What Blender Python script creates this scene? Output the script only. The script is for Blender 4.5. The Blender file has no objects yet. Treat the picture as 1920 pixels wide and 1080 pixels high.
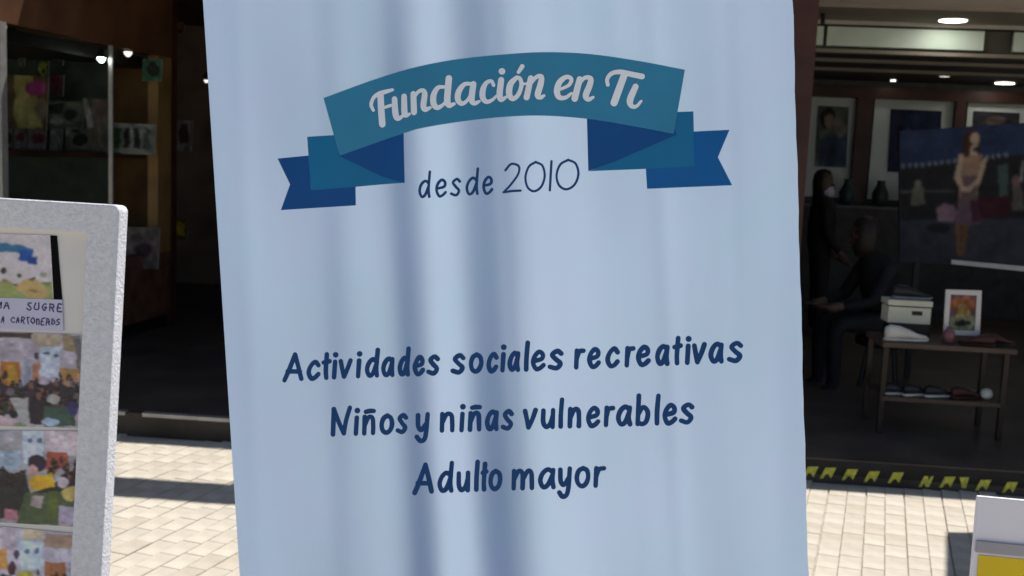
import bpy, bmesh, math, random
import numpy as np
from mathutils import Vector, Matrix
random.seed(7); rng = np.random.default_rng(7)
S = bpy.context.scene
COL = S.collection
R = math.radians

# ------------------------------------------------------------------ camera
F = 2000.0                      # focal length in pixels of a 1920 x 1080 picture
PITCH, ROLL, CAMZ = math.atan(240 / F), R(2.5), 1.6
FW = Vector((0, math.cos(PITCH), -math.sin(PITCH)))
_R, _U = Vector((1, 0, 0)), Vector((0, math.sin(PITCH), math.cos(PITCH)))
CR = math.cos(ROLL) * _R + math.sin(ROLL) * _U
CU = -math.sin(ROLL) * _R + math.cos(ROLL) * _U
CAM = Vector((0, 0, CAMZ))
cd = bpy.data.cameras.new('camera'); cam = bpy.data.objects.new('camera', cd); COL.objects.link(cam)
cd.sensor_width = 36; cd.lens = 36 * F / 1920; cd.clip_start = .05; cd.clip_end = 3000
cam.matrix_world = Matrix((( CR.x, CU.x, -FW.x, 0), (CR.y, CU.y, -FW.y, 0), (CR.z, CU.z, -FW.z, CAMZ), (0, 0, 0, 1)))
cd.dof.use_dof = True; cd.dof.focus_distance = 1.6; cd.dof.aperture_fstop = 9
S.camera = cam

# ------------------------------------------------------------------ sky, sun, exposure
SUN_EL, SUN_AZ = R(62), R(40)           # azimuth to the right of straight ahead (+Y)
SUND = Vector((math.sin(SUN_AZ) * math.cos(SUN_EL), math.cos(SUN_AZ) * math.cos(SUN_EL), math.sin(SUN_EL)))
w = bpy.data.worlds.new('World'); S.world = w; w.use_nodes = True
nt = w.node_tree; sky = nt.nodes.new('ShaderNodeTexSky'); sky.sky_type = 'NISHITA'; sky.sun_disc = False
sky.sun_elevation = SUN_EL; sky.sun_rotation = SUN_AZ; sky.altitude = 500
nt.links.new(sky.outputs[0], nt.nodes['Background'].inputs[0]); nt.nodes['Background'].inputs[1].default_value = .075
sl = bpy.data.lights.new('sun', 'SUN'); sl.energy = 5.0; sl.angle = R(.53); sl.color = (1, .97, .93)
so = bpy.data.objects.new('sun', sl); COL.objects.link(so); so.rotation_euler = SUND.to_track_quat('Z', 'Y').to_euler()
S.view_settings.view_transform = 'Standard'; S.view_settings.look = 'None'
S.view_settings.exposure = 0.25; S.view_settings.gamma = 1; S.view_settings.use_curve_mapping = False
S.cycles.max_bounces = 10; S.cycles.diffuse_bounces = 6

# ------------------------------------------------------------------ picture point -> place
def ray(x, y): return FW + CR * ((x - 960) / F) - CU * ((y - 540) / F)
def proj(P):
    d = Vector(P) - CAM; z = d.dot(FW)
    return (960 + F * d.dot(CR) / z, 540 - F * d.dot(CU) / z)
def on_plane(x, y, P, n):
    d = ray(x, y); return CAM + d * ((P - CAM).dot(n) / d.dot(n))
def on_z(x, y, z): return on_plane(x, y, Vector((0, 0, z)), Vector((0, 0, 1)))
PSI = R(4.9); BO = Vector((0, 5.59, 0))          # the shop front: a along it, b into it
EA = Vector((math.cos(PSI), -math.sin(PSI), 0)); EB = Vector((math.sin(PSI), math.cos(PSI), 0))
def bl(a, b, z): return BO + EA * a + EB * b + Vector((0, 0, z))
def on_b(x, y, b): return on_plane(x, y, BO + EB * b, EB)
def ab(P): d = Vector(P) - BO; return d.dot(EA), d.dot(EB), P[2]

# ------------------------------------------------------------------ materials
def lin(c): return tuple((v / 255 / 12.92) if v / 255 <= .04045 else ((v / 255 + .055) / 1.055) ** 2.4 for v in c)
MATS = {}
def mat(name, col, rough=.7, spec=.3, metal=0, noise=.15, scale=8, bump=0, bscale=60, coat=0):
    if name in MATS: return MATS[name]
    m = bpy.data.materials.new(name); m.use_nodes = True; t = m.node_tree; b = t.nodes['Principled BSDF']
    b.inputs['Roughness'].default_value = rough; b.inputs['Specular IOR Level'].default_value = spec
    b.inputs['Metallic'].default_value = metal; b.inputs['Coat Weight'].default_value = coat
    tc = t.nodes.new('ShaderNodeTexCoord')
    n = t.nodes.new('ShaderNodeTexNoise'); n.inputs['Scale'].default_value = scale; n.inputs['Detail'].default_value = 6
    t.links.new(tc.outputs['Object'], n.inputs['Vector'])
    r = t.nodes.new('ShaderNodeValToRGB')
    r.color_ramp.elements[0].position = .3; r.color_ramp.elements[1].position = .7
    r.color_ramp.elements[0].color = tuple(max(0, v * (1 - noise)) for v in col) + (1,)
    r.color_ramp.elements[1].color = tuple(min(1, v * (1 + noise)) for v in col) + (1,)
    t.links.new(n.outputs['Fac'], r.inputs['Fac']); t.links.new(r.outputs[0], b.inputs['Base Color'])
    if bump:
        n2 = t.nodes.new('ShaderNodeTexNoise'); n2.inputs['Scale'].default_value = bscale; n2.inputs['Detail'].default_value = 5
        t.links.new(tc.outputs['Object'], n2.inputs['Vector'])
        bp = t.nodes.new('ShaderNodeBump'); bp.inputs['Strength'].default_value = bump; bp.inputs['Distance'].default_value = .004
        t.links.new(n2.outputs['Fac'], bp.inputs['Height']); t.links.new(bp.outputs[0], b.inputs['Normal'])
    MATS[name] = m; return m
TRANS = .6
def vinyl(name, col, tcol):
    """printed vinyl: the face reflects the ink, sunlight through it comes out paler"""
    m = mat(name, col, .42, .3, noise=.03, scale=5, bump=.08, bscale=700)
    t = m.node_tree; b = t.nodes['Principled BSDF']; out = t.nodes['Material Output']
    tc = [n for n in t.nodes if n.bl_idname == 'ShaderNodeTexCoord'][0]
    n = t.nodes.new('ShaderNodeTexNoise'); n.inputs['Scale'].default_value = 7; n.inputs['Detail'].default_value = 3
    t.links.new(tc.outputs['Object'], n.inputs['Vector'])
    r = t.nodes.new('ShaderNodeValToRGB'); r.color_ramp.elements[0].position = .35; r.color_ramp.elements[1].position = .65
    r.color_ramp.elements[0].color = (tcol[0] * 1.025, tcol[1] * .985, tcol[2] * 1.01, 1); r.color_ramp.elements[1].color = (tcol[0] * .975, tcol[1] * 1.015, tcol[2] * .99, 1)
    t.links.new(n.outputs['Fac'], r.inputs['Fac'])
    tr = t.nodes.new('ShaderNodeBsdfTranslucent'); mx = t.nodes.new('ShaderNodeMixShader'); mx.inputs[0].default_value = TRANS
    t.links.new(r.outputs[0], tr.inputs['Color'])
    t.links.new(b.outputs[0], mx.inputs[1]); t.links.new(tr.outputs[0], mx.inputs[2]); t.links.new(mx.outputs[0], out.inputs[0])
    return m
def emis(name, col, s):
    if name in MATS: return MATS[name]
    m = bpy.data.materials.new(name); m.use_nodes = True; b = m.node_tree.nodes['Principled BSDF']
    b.inputs['Base Color'].default_value = (.8, .8, .8, 1); b.inputs['Emission Color'].default_value = col + (1,)
    b.inputs['Emission Strength'].default_value = s; MATS[name] = m; return m
def print_mat(name, rough=.35, spec=.4):
    if name in MATS: return MATS[name]
    m = bpy.data.materials.new(name); m.use_nodes = True; t = m.node_tree; b = t.nodes['Principled BSDF']
    a = t.nodes.new('ShaderNodeAttribute'); a.attribute_name = 'ink'
    t.links.new(a.outputs['Color'], b.inputs['Base Color']); b.inputs['Roughness'].default_value = rough
    b.inputs['Specular IOR Level'].default_value = spec; MATS[name] = m; return m
def glass_mat():
    if 'glass' in MATS: return MATS['glass']
    m = bpy.data.materials.new('glass'); m.use_nodes = True; t = m.node_tree; out = t.nodes['Material Output']
    tr = t.nodes.new('ShaderNodeBsdfTransparent'); tr.inputs[0].default_value = (.9, .95, .92, 1)
    g = t.nodes.new('ShaderNodeBsdfGlossy'); g.inputs['Roughness'].default_value = .05
    mx = t.nodes.new('ShaderNodeMixShader'); mx.inputs[0].default_value = .07
    t.links.new(tr.outputs[0], mx.inputs[1]); t.links.new(g.outputs[0], mx.inputs[2]); t.links.new(mx.outputs[0], out.inputs[0])
    MATS['glass'] = m; return m

# ------------------------------------------------------------------ object helpers
def link(name, me, m, parent=None, smooth=False):
    o = bpy.data.objects.new(name, me); COL.objects.link(o)
    if m: me.materials.append(m)
    if smooth: me.polygons.foreach_set('use_smooth', [True] * len(me.polygons))
    if parent: o.parent = parent; o.matrix_parent_inverse = parent.matrix_world.inverted()
    return o
def mesh(name, vs, fs, m, parent=None, smooth=False):
    me = bpy.data.meshes.new(name); me.from_pydata([tuple(v) for v in vs], [], fs); me.update()
    return link(name, me, m, parent, smooth)
def root(name, loc, label, cat, group=None):
    o = bpy.data.objects.new(name, None); COL.objects.link(o); o.location = loc; o.empty_display_size = .1
    o.matrix_world = Matrix.Translation(Vector(loc))
    return tag(o, label, cat, group)
def tag(o, label, cat, group=None):
    o['label'] = label; o['category'] = cat
    if group: o['group'] = group
    return o
def struct(o): o['kind'] = 'structure'; return o
def bevel_mesh(o, wd, seg=2):
    bm = bmesh.new(); bm.from_mesh(o.data)
    bmesh.ops.bevel(bm, geom=bm.edges[:], offset=wd, segments=seg, affect='EDGES', profile=.6)
    bm.to_mesh(o.data); bm.free(); return o
BOXF = [(0, 3, 2, 1), (4, 5, 6, 7), (0, 1, 5, 4), (1, 2, 6, 5), (2, 3, 7, 6), (3, 0, 4, 7)]
def hexa(name, c, m, parent=None, bev=0, smooth=False):
    """eight corners: bottom four then top four"""
    o = mesh(name, c, BOXF, m, parent)
    bm = bmesh.new(); bm.from_mesh(o.data); bmesh.ops.recalc_face_normals(bm, faces=bm.faces[:]); bm.to_mesh(o.data); bm.free()
    if bev: bevel_mesh(o, bev)
    return o
def bbox(name, a0, a1, b0, b1, z0, z1, m, parent=None, bev=0):
    """box in the shop front's own directions"""
    return hexa(name, [bl(a0, b0, z0), bl(a1, b0, z0), bl(a1, b1, z0), bl(a0, b1, z0),
                       bl(a0, b0, z1), bl(a1, b0, z1), bl(a1, b1, z1), bl(a0, b1, z1)], m, parent, bev)
def slab(name, pts, dirv, th, m, parent=None, bev=0):
    """a plate: outline points, extruded along dirv by th"""
    n = len(pts); d = Vector(dirv).normalized() * th
    vs = [Vector(p) for p in pts] + [Vector(p) + d for p in pts]
    fs = [tuple(range(n)), tuple(range(2 * n - 1, n - 1, -1))] + [(i, i + n, (i + 1) % n + n, (i + 1) % n) for i in range(n)]
    o = mesh(name, vs, fs, m, parent)
    bm = bmesh.new(); bm.from_mesh(o.data); bmesh.ops.recalc_face_normals(bm, faces=bm.faces[:]); bm.to_mesh(o.data); bm.free()
    if bev: bevel_mesh(o, bev)
    return o
def pxslab(name, px, b, th, m, parent=None, bev=0):
    """a plate facing the street at depth b whose outline passes through picture points"""
    return slab(name, [on_b(x, y, b) for x, y in px], EB, th, m, parent, bev)
def rect(x0, y0, x1, y1, tilt=.045):
    d = (x1 - x0) * tilt; e = (y1 - y0) * -.05
    return [(x0, y0), (x1, y0 + d), (x1 + e, y1 + d), (x0 + e, y1)]
def rod(name, p, q, r, m, parent=None, n=10, r2=None):
    p, q = Vector(p), Vector(q); ax = (q - p).normalized(); s = ax.orthogonal().normalized(); t = ax.cross(s)
    r2 = r if r2 is None else r2
    vs = []
    for P, rr in ((p, r), (q, r2)):
        vs += [P + (s * math.cos(2 * math.pi * i / n) + t * math.sin(2 * math.pi * i / n)) * rr for i in range(n)]
    fs = [tuple(range(n))[::-1], tuple(range(n, 2 * n))] + [(i, (i + 1) % n, (i + 1) % n + n, i + n) for i in range(n)]
    return mesh(name, vs, fs, m, parent)
def lathe(name, P, prof, m, parent=None, n=14, sx=1, sy=1, rot=0, smooth=True, caps=True):
    P = Vector(P); vs = []; fs = []
    for r, z in prof:
        for i in range(n):
            c, s = math.cos(2 * math.pi * i / n) * r * sx, math.sin(2 * math.pi * i / n) * r * sy
            vs.append(P + Vector((c * math.cos(rot) - s * math.sin(rot), c * math.sin(rot) + s * math.cos(rot), z)))
    for k in range(len(prof) - 1):
        for i in range(n): fs.append((k * n + i, k * n + (i + 1) % n, (k + 1) * n + (i + 1) % n, (k + 1) * n + i))
    if caps: fs += [tuple(range(n))[::-1], tuple(range((len(prof) - 1) * n, len(prof) * n))]
    return mesh(name, vs, fs, m, parent, smooth)

# ------------------------------------------------------------------ printed pictures: ink colours on a fine grid
def soft(shape, cells):
    n = rng.standard_normal((int(shape[0] / cells) + 3, int(shape[1] / cells) + 3))
    y = np.linspace(0, n.shape[0] - 1.001, shape[0]); x = np.linspace(0, n.shape[1] - 1.001, shape[1])
    yi, xi = y.astype(int), x.astype(int); fy, fx = (y - yi)[:, None], (x - xi)[None]
    fy, fx = fy * fy * (3 - 2 * fy), fx * fx * (3 - 2 * fx)
    return (n[yi][:, xi] * (1 - fy) + n[yi + 1][:, xi] * fy) * (1 - fx) + (n[yi][:, xi + 1] * (1 - fy) + n[yi + 1][:, xi + 1] * fy) * fx
def inside(poly, X, Y):
    res = np.zeros(X.shape, bool); n = len(poly)
    for i in range(n):
        x1, y1 = poly[i]; x2, y2 = poly[(i + 1) % n]
        if y1 == y2: continue
        c = ((y1 > Y) != (y2 > Y)) & (X < (x2 - x1) * (Y - y1) / (y2 - y1) + x1); res ^= c
    return res
def picture(name, quad, unp, shapes, bg, m, parent=None, nx=60, ny=60, gain=1.7, blur=1, grain=.05, warp=0, mottle=0):
    """quad TL TR BR BL in picture points; shapes: ('p', pts, col) polygon, ('e', x, y, rx, ry, col) ellipse, later ones on top"""
    s, t = np.meshgrid(np.linspace(0, 1, nx), np.linspace(0, 1, ny))
    q = np.array(quad, float)
    P = (1 - s)[..., None] * (1 - t)[..., None] * q[0] + s[..., None] * (1 - t)[..., None] * q[1] + s[..., None] * t[..., None] * q[2] + (1 - s)[..., None] * t[..., None] * q[3]
    X, Y = P[..., 0], P[..., 1]
    X0, Y0 = X, Y
    if warp: X, Y = X + warp * soft(X.shape, 9), Y + warp * soft(X.shape, 9)
    C = np.ones(X.shape + (3,)) * np.array(lin(bg))
    for sh in shapes:
        k = inside(sh[1], X, Y) if sh[0] == 'p' else ((X - sh[1]) / sh[3]) ** 2 + ((Y - sh[2]) / sh[4]) ** 2 < 1
        C[k] = lin(sh[-1])
    for _ in range(blur):
        A = np.pad(C, ((1, 1), (1, 1), (0, 0)), mode='edge')
        C = (A[1:-1, 1:-1] * 2 + A[:-2, 1:-1] + A[2:, 1:-1] + A[1:-1, :-2] + A[1:-1, 2:]) / 6
    if mottle: C = C * np.exp(mottle * (soft(X.shape, 5) + soft(X.shape, 14))[..., None] + mottle * .2 * np.stack([soft(X.shape, 7) for _ in range(3)], -1))
    C = C * (1 + grain * rng.standard_normal(C.shape[:2] + (1,)) * 2 + grain * rng.standard_normal(C.shape))
    C = np.clip(C * gain, .002, .85)
    vs = [unp(float(x), float(y)) for x, y in zip(X0.ravel(), Y0.ravel())]
    fs = [(j * nx + i, (j + 1) * nx + i, (j + 1) * nx + i + 1, j * nx + i + 1) for j in range(ny - 1) for i in range(nx - 1)]
    o = mesh(name, vs, fs, m, parent)
    ca = o.data.color_attributes.new('ink', 'FLOAT_COLOR', 'POINT')
    ca.data.foreach_set('color', np.concatenate([C.reshape(-1, 3), np.ones((nx * ny, 1))], 1).ravel())
    return o

# ------------------------------------------------------------------ strokes (lettering)
def catmull(pts, k=5):
    if len(pts) == 2: k = max(k, 6)
    P = np.array(pts, float); out = []
    Q = np.vstack([2 * P[0] - P[1], P, 2 * P[-1] - P[-2]])
    for i in range(len(P) - 1):
        p0, p1, p2, p3 = Q[i:i + 4]
        for j in range(k):
            t = j / k
            out.append(.5 * (2 * p1 + (p2 - p0) * t + (2 * p0 - 5 * p1 + 4 * p2 - p3) * t * t + (3 * p1 - p0 - 3 * p2 + p3) * t ** 3))
    out.append(P[-1]); return np.array(out)
def stroke_geo(strokes, place, vs, fs, k=5, lift=3e-5):
    """strokes in picture points with widths; place(x, y, layer height) -> point"""
    for si, st in enumerate(strokes):
        h = lift * (si % 24)
        if len(st) == 1:
            x, y, wd = st[0]; c = len(vs); vs.append(place(x, y, h))
            for i in range(12): vs.append(place(x + wd / 2 * math.cos(i * math.pi / 6), y + wd / 2 * math.sin(i * math.pi / 6), h))
            fs += [(c, c + 1 + (i + 1) % 12, c + 1 + i) for i in range(12)]; continue
        Q = catmull(st, k); n = len(Q)
        T = np.gradient(Q[:, :2], axis=0); T /= np.linalg.norm(T, axis=1)[:, None] + 1e-9
        N = np.stack([-T[:, 1], T[:, 0]], 1); b = len(vs)
        for i in range(n):
            hw = max(.3, Q[i, 2] / 2)
            for sg in (-1, 0, 1): vs.append(place(Q[i, 0] + N[i, 0] * hw * sg, Q[i, 1] + N[i, 1] * hw * sg, h))
        for i in range(n - 1):
            for c in (0, 1): fs.append((b + 3 * i + c, b + 3 * i + c + 1, b + 3 * i + c + 4, b + 3 * i + c + 3))
        for e, sg in ((0, -1), (n - 1, 1)):
            hw = Q[e, 2] / 2; a0 = math.atan2(N[e, 1], N[e, 0]); c = b + 3 * e + 1; prev = b + 3 * e + 2
            for i in range(1, 6):
                a = a0 - sg * math.pi * i / 6; vs.append(place(Q[e, 0] + hw * math.cos(a), Q[e, 1] + hw * math.sin(a), h))
                fs.append((c, prev, len(vs) - 1)); prev = len(vs) - 1
            fs.append((c, prev, b + 3 * e))
def oval(w0, w1, h0, h1): return [[((w0 + w1) / 2 + (w1 - w0) / 2 * math.sin(t * math.pi / 4), (h0 + h1) / 2 + (h1 - h0) / 2 * math.cos(t * math.pi / 4)) for t in range(9)]]
_bowl = [(.92, .82), (.55, 1.0), (.18, .78), (.04, .38), (.28, .02), (.62, .14), (.9, .7)]
G = {
 'a': [_bowl, [(.92, .95), (.9, .4), (1.02, .0)]], 'd': [_bowl, [(.93, 1.55), (.9, .5), (1.02, 0)]],
 'c': [[(.95, .78), (.62, 1), (.2, .75), (.04, .36), (.34, 0), (.7, .04), (1, .24)]],
 'e': [[(.12, .48), (.8, .58), (.86, .84), (.52, 1), (.16, .76), (.04, .38), (.34, 0), (.7, .04), (1, .22)]],
 's': [[(.92, .84), (.58, 1), (.16, .8), (.5, .52), (.9, .26), (.6, .0), (.02, .1)]],
 't': [[(.5, 1.42), (.48, .45), (.62, 0)], [(0, .93), (1, 1.0)]], 'i': [[(.5, .95), (.5, 0)], [(.5, 1.36)]],
 'v': [[(0, .97), (.2, .5), (.42, .02)], [(.42, .02), (.75, .5), (1, 1)]], 'o': oval(.02, .98, 0, 1),
 'l': [[(.5, 1.55), (.46, .7), (.56, 0)]], 'r': [[(.1, .97), (.14, 0)], [(.14, .5), (.42, .9), (1, .95)]],
 'n': [[(.06, .97), (.1, 0)], [(.1, .5), (.42, .95), (.78, .88), (.88, .4), (.92, 0)]],
 'y': [[(.05, .95), (.14, .32), (.46, .1), (.88, .45)], [(.96, 1), (.93, 0), (.8, -.45), (.42, -.55), (.08, -.32)]],
 'u': [[(.04, .95), (.1, .28), (.4, 0), (.75, .2), (.92, .6)], [(.93, .97), (.98, 0)]],
 'b': [[(.06, 1.6), (.1, 0)], [(.1, .55), (.5, .95), (.94, .65), (.85, .14), (.45, -.02), (.1, .12)]],
 'm': [[(.03, .97), (.05, 0)], [(.05, .5), (.25, .95), (.45, .85), (.5, .4), (.5, 0)], [(.5, .5), (.72, .95), (.9, .85), (.95, .4), (.98, 0)]],
 'A': [[(0, -.06), (.25, .6), (.54, 1.5)], [(.54, 1.5), (.8, .7), (1, 0)], [(.16, .48), (.9, .44)]],
 'N': [[(.1, 0), (.06, 1.5)], [(.06, 1.5), (.4, .7), (.72, .04)], [(.72, .04), (.8, .8), (.98, 1.56)]],
 '2': [[(.03, 1.5), (.36, 1.9), (.82, 1.72), (.8, 1.2), (.4, .55), (0, .06)], [(0, .06), (.5, .1), (1, .1)]],
 '0': oval(.02, .98, 0, 1.92), '1': [[(.5, 1.9), (.5, 0)]],
 'R': [[(.1, 0), (.1, 1)], [(.1, 1), (.8, .9), (.75, .55), (.1, .5)], [(.4, .5), (.9, 0)]], 'O': oval(.05, .95, 0, 1), 'M': [[(0, 0), (.15, 1), (.5, .4), (.85, 1), (1, 0)]],
 'S': [[(.9, .9), (.5, 1), (.15, .8), (.5, .5), (.9, .25), (.5, 0), (.05, .1)]], 'U': [[(.1, 1), (.1, .3), (.5, 0), (.9, .3), (.9, 1)]],
 'G': [[(.9, .85), (.5, 1), (.1, .6), (.2, .1), (.6, 0), (.9, .4), (.55, .45)]], 'E': [[(.9, 1), (.15, 1), (.15, 0), (.9, 0)], [(.15, .5), (.7, .5)]],
 'C': [[(.9, .85), (.5, 1), (.1, .5), (.5, 0), (.95, .15)]], 'T': [[(0, 1), (1, 1)], [(.5, 1), (.5, 0)]], ':': [[(.5, .8)], [(.5, .15)]],
}
G['ñ'] = G['n'] + [[(.15, 1.27), (.5, 1.31), (.85, 1.3)]]
G['K'] = [[(.15, .0), (.5, 1), (.9, 0)], [(.3, .4), (.75, .4)]]          # plain capital A of the pen note
def script_line(items, base, xh, wd, jit=.25):
    """items: (letter, x0, x1) in picture points; base: two points of the baseline; xh: x-height at both ends"""
    (x0, y0), (x1, y1) = base; sl = (y1 - y0) / (x1 - x0); out = []
    for ch, a, b in items:
        f = (a - x0) / (x1 - x0); h = xh[0] + (xh[1] - xh[0]) * f; ww = wd * h / xh[0]
        ins = min(ww * .38, (b - a) * .3) if ch not in 'il1' else 0
        for st in G[ch]:
            o = []
            for gx, gy in st:
                x = a + ins + (b - a - 2 * ins) * gx + gy * h * .05 + random.uniform(-jit, jit)
                y = y0 + (x - x0) * sl - ww / 2 - gy * (h - ww * .95) + random.uniform(-jit, jit)
                o.append((x, y, ww * (1.25 if len(st) == 1 else random.uniform(.93, 1.07))))
            out.append(o)
    return out

# ================================================================== THE SETTING
# ---- pavement: a base sheet, then pavers laid in lanes that run 19 degrees off straight ahead
MJ = mat('joint_sand', (.46, .41, .33), .9, noise=.12, scale=30)
pav = struct(mesh('pavement', [(-150, -150, -.012), (150, -150, -.012), (150, 150, -.012), (-150, 150, -.012)], [(0, 1, 2, 3)], MJ))
TH = R(19.0); LD = Vector((math.sin(TH), math.cos(TH), 0)); LX = Vector((math.cos(TH), -math.sin(TH), 0))
BW, BL_, GAP = .0885, .150, .002
PM = []
for i, c in enumerate([(.505, .455, .37), (.485, .435, .355), (.52, .468, .382), (.465, .412, .33)]):
    PM.append(mat('paver_%d' % i, c, .85, .2, noise=.13, scale=9, bump=.35, bscale=120))
def paver_mesh(i):
    bm = bmesh.new(); bmesh.ops.create_cube(bm, size=1)
    for v in bm.verts: v.co = Vector((v.co.x * (BW - GAP), v.co.y * (BL_ - GAP), v.co.z * .05 - .025))
    bmesh.ops.bevel(bm, geom=[e for e in bm.edges if e.verts[0].co.z > -.01 and e.verts[1].co.z > -.01], offset=.002, segments=1, affect='EDGES')
    me = bpy.data.meshes.new('paver'); bm.to_mesh(me); bm.free(); me.materials.append(PM[i]); return me
PME = [paver_mesh(i) for i in range(4)]
P0 = on_z(1552, 935, 0); spots = []
for i in range(-75, 60):
    lane = i // 2
    for j in range(-70, 20):
        sh = (.5 if lane % 2 else 0) + (.25 if i % 2 else 0)
        c = P0 + LX * (i * .0885 + lane * .004 + .044) + LD * ((j + sh) * BL_)
        A, B, _ = ab(c)
        if B > -.05 or c.y < .2 or abs(c.x) > 5: continue
        x, y = proj(c) if c.y > .3 else (0, 5000)
        vis = (195 < x < 470 or 1500 < x < 1850) and 800 < y < 1105
        spots.append((0 if vis else 1, -y if vis else c.length, c))
spots.sort(key=lambda s: (s[0], s[1]))
rest_v, rest_f, rest_m = [], [], []
for k, (vis, _, c) in enumerate(spots):
    dz = random.uniform(-.0012, .0012); rz = random.uniform(-.012, .012); mi = random.choices(range(4), (5, 4, 3, 2))[0]
    M = Matrix.Translation(c + Vector((0, 0, dz))) @ Matrix.Rotation(-TH + rz, 4, 'Z') @ Matrix.Rotation(random.uniform(-.006, .006), 4, 'X')
    if k < 300:
        o = bpy.data.objects.new('paver', PME[mi]); COL.objects.link(o); o.parent = pav; o.matrix_world = M
    else:
        b = len(rest_v); me = PME[mi]; rest_v += [M @ v.co for v in me.vertices]
        for p in me.polygons: rest_f.append(tuple(b + q for q in p.vertices)); rest_m.append(mi)
o = mesh('paver_field', rest_v, rest_f, None, pav)
for m_ in PM: o.data.materials.append(m_)
o.data.polygons.foreach_set('material_index', rest_m); o['kind'] = 'stuff'

# ---- the shop building over both shops
DK = mat('dark_brown_wall', (.09, .055, .035), .6, noise=.35, scale=3)
RED = mat('dark_red_wood', (.055, .018, .012), .45, noise=.4, scale=4)
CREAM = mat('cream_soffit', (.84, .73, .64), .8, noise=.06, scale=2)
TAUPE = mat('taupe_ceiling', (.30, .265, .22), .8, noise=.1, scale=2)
FLOOR = mat('dark_floor_tile', (.075, .058, .045), .5, .3, noise=.4, scale=2.5, bump=.1, bscale=20)
STEEL = mat('brushed_steel', (.42, .40, .38), .45, metal=.6, noise=.15, scale=15)
BLACK = mat('black_paint', (.012, .011, .012), .5, noise=.3)
bld = root('shop_building', bl(0, 3, 0), 'dark brown shop building with flat roof behind the banner', 'building')
HR = 3.2; kb = math.cos(SUN_AZ - PSI) / math.tan(SUN_EL); BE = -.17 + HR * kb   # roof edge whose shadow ends on the pavement
bbox('roof_slab', -9, 9, BE, 9.5, 2.92, HR, CREAM, bld)
bbox('sky_blocker', -9, 9, BE + 2.6, 9.5, HR + .001, HR + 5.2, CREAM, bld)  # unseen block added above the roof to cut sky light and deepen the shade
bbox('back_wall', -9, 9, 9.2, 9.5, .12, 2.9, DK, bld)
bbox('side_wall', -9, -8.7, BE, 9.2, .12, 2.9, DK, bld); bbox('side_wall', 8.7, 9, BE, 9.2, .12, 2.9, DK, bld)
fl = struct(bbox('porch_floor', -9, 9, 0, 9.2, -.06, .12, FLOOR))
for x0, x1 in ((120, 236), (268, 700)):
    p, q = ab(on_b(x0, 780, 0)), ab(on_b(x1, 790, 0))
    tag(bbox('metal_nosing', p[0], q[0], -.012, .035, .105, .127, STEEL, None, .002),
        'thin grey metal strip on the step edge, ' + ('short piece beside the photo board' if x0 < 200 else 'long piece next to the blue banner'), 'step edge')
# pier between the shops (its edge shows along the right edge of the banner)
pa = ab(on_b(1511, 300, 1.3))[0]
bbox('pier', .35, pa, 1.25, 3.2, .12, 2.9, RED, bld)
bbox('partition_wall', .6, pa - .2, 3.2, 9.2, .12, 2.9, DK, bld)
# ---- right shop ceiling
sA, sB = pa + .0, 8.7
z1 = 2.88
b1 = ab(on_z(1700, 12, z1))[1]; b2 = ab(on_z(1700, 43, z1 - .02))[1]
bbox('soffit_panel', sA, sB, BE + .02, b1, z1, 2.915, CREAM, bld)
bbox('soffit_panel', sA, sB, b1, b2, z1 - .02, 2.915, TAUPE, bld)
PALE = mat('pale_trim', (.5, .47, .42), .6, noise=.1)
GREEN = mat('grey_green_glass_panel', (.66, .78, .68), .4, .4, noise=.12, scale=3)
def bandz(y, b, x=1700): return on_b(x, y, b)[2]
bbox('trim_strip', sA, sB, b2 - .03, b2 + .02, bandz(50, b2), bandz(43, b2), PALE, bld)
zt0, zt1 = bandz(91, b2), bandz(53, b2)
bbox('transom_rail', sA, sB, b2, b2 + .05, zt1, bandz(50, b2), BLACK, bld)
for x0, x1 in ((1505, 1544), (1551, 1846), (1902, 2100)):
    bbox('transom_panel', ab(on_b(x0, 70, b2))[0], ab(on_b(x1, 70, b2))[0], b2 + .005, b2 + .04, zt0 + .005, zt1 - .004, GREEN, bld)
BB = 6.7                                       # back wall of the right shop
zc = zt0 - .02
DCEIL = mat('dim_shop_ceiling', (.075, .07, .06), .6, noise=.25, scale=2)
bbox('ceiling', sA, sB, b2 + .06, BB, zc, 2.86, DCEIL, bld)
for y in (104, 121, 138):
    p = ab(on_z(1700, y, zc - .03))[1]
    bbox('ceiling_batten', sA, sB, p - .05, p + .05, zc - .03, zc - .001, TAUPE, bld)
SW = mat('shop_back_wall', (.10, .10, .095), .7, noise=.2)
bbox('shop_back_wall', sA, sB, BB, BB + .1, .12, 2.88, SW, bld)
pz0, pz1 = bandz(186, BB, 1650), bandz(166, BB, 1650)
bbox('wall_header', sA, sB, BB - .12, BB - .002, pz0, pz1, RED, bld)
for x0, x1 in ((1603, 1632), (1788, 1806)):
    p, q = ab(on_b(x0, 260, BB - .12))[0], ab(on_b(x1, 260, BB - .12))[0]
    bbox('wall_post', p, q, BB - .12, BB - .002, .7, pz0 - .001, RED, bld)
PANEL = mat('pale_display_panel', (.60, .65, .63), .7, noise=.1, scale=2)
for x0, x1 in ((1500, 1602), (1634, 1786), (1808, 1990)):
    p, q = ab(on_b(x0, 260, BB))[0], ab(on_b(x1, 260, BB))[0]
    bbox('display_panel', p, q, BB - .03, BB - .003, bandz(374, BB, 1650), pz0 - .003, PANEL, bld)
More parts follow.
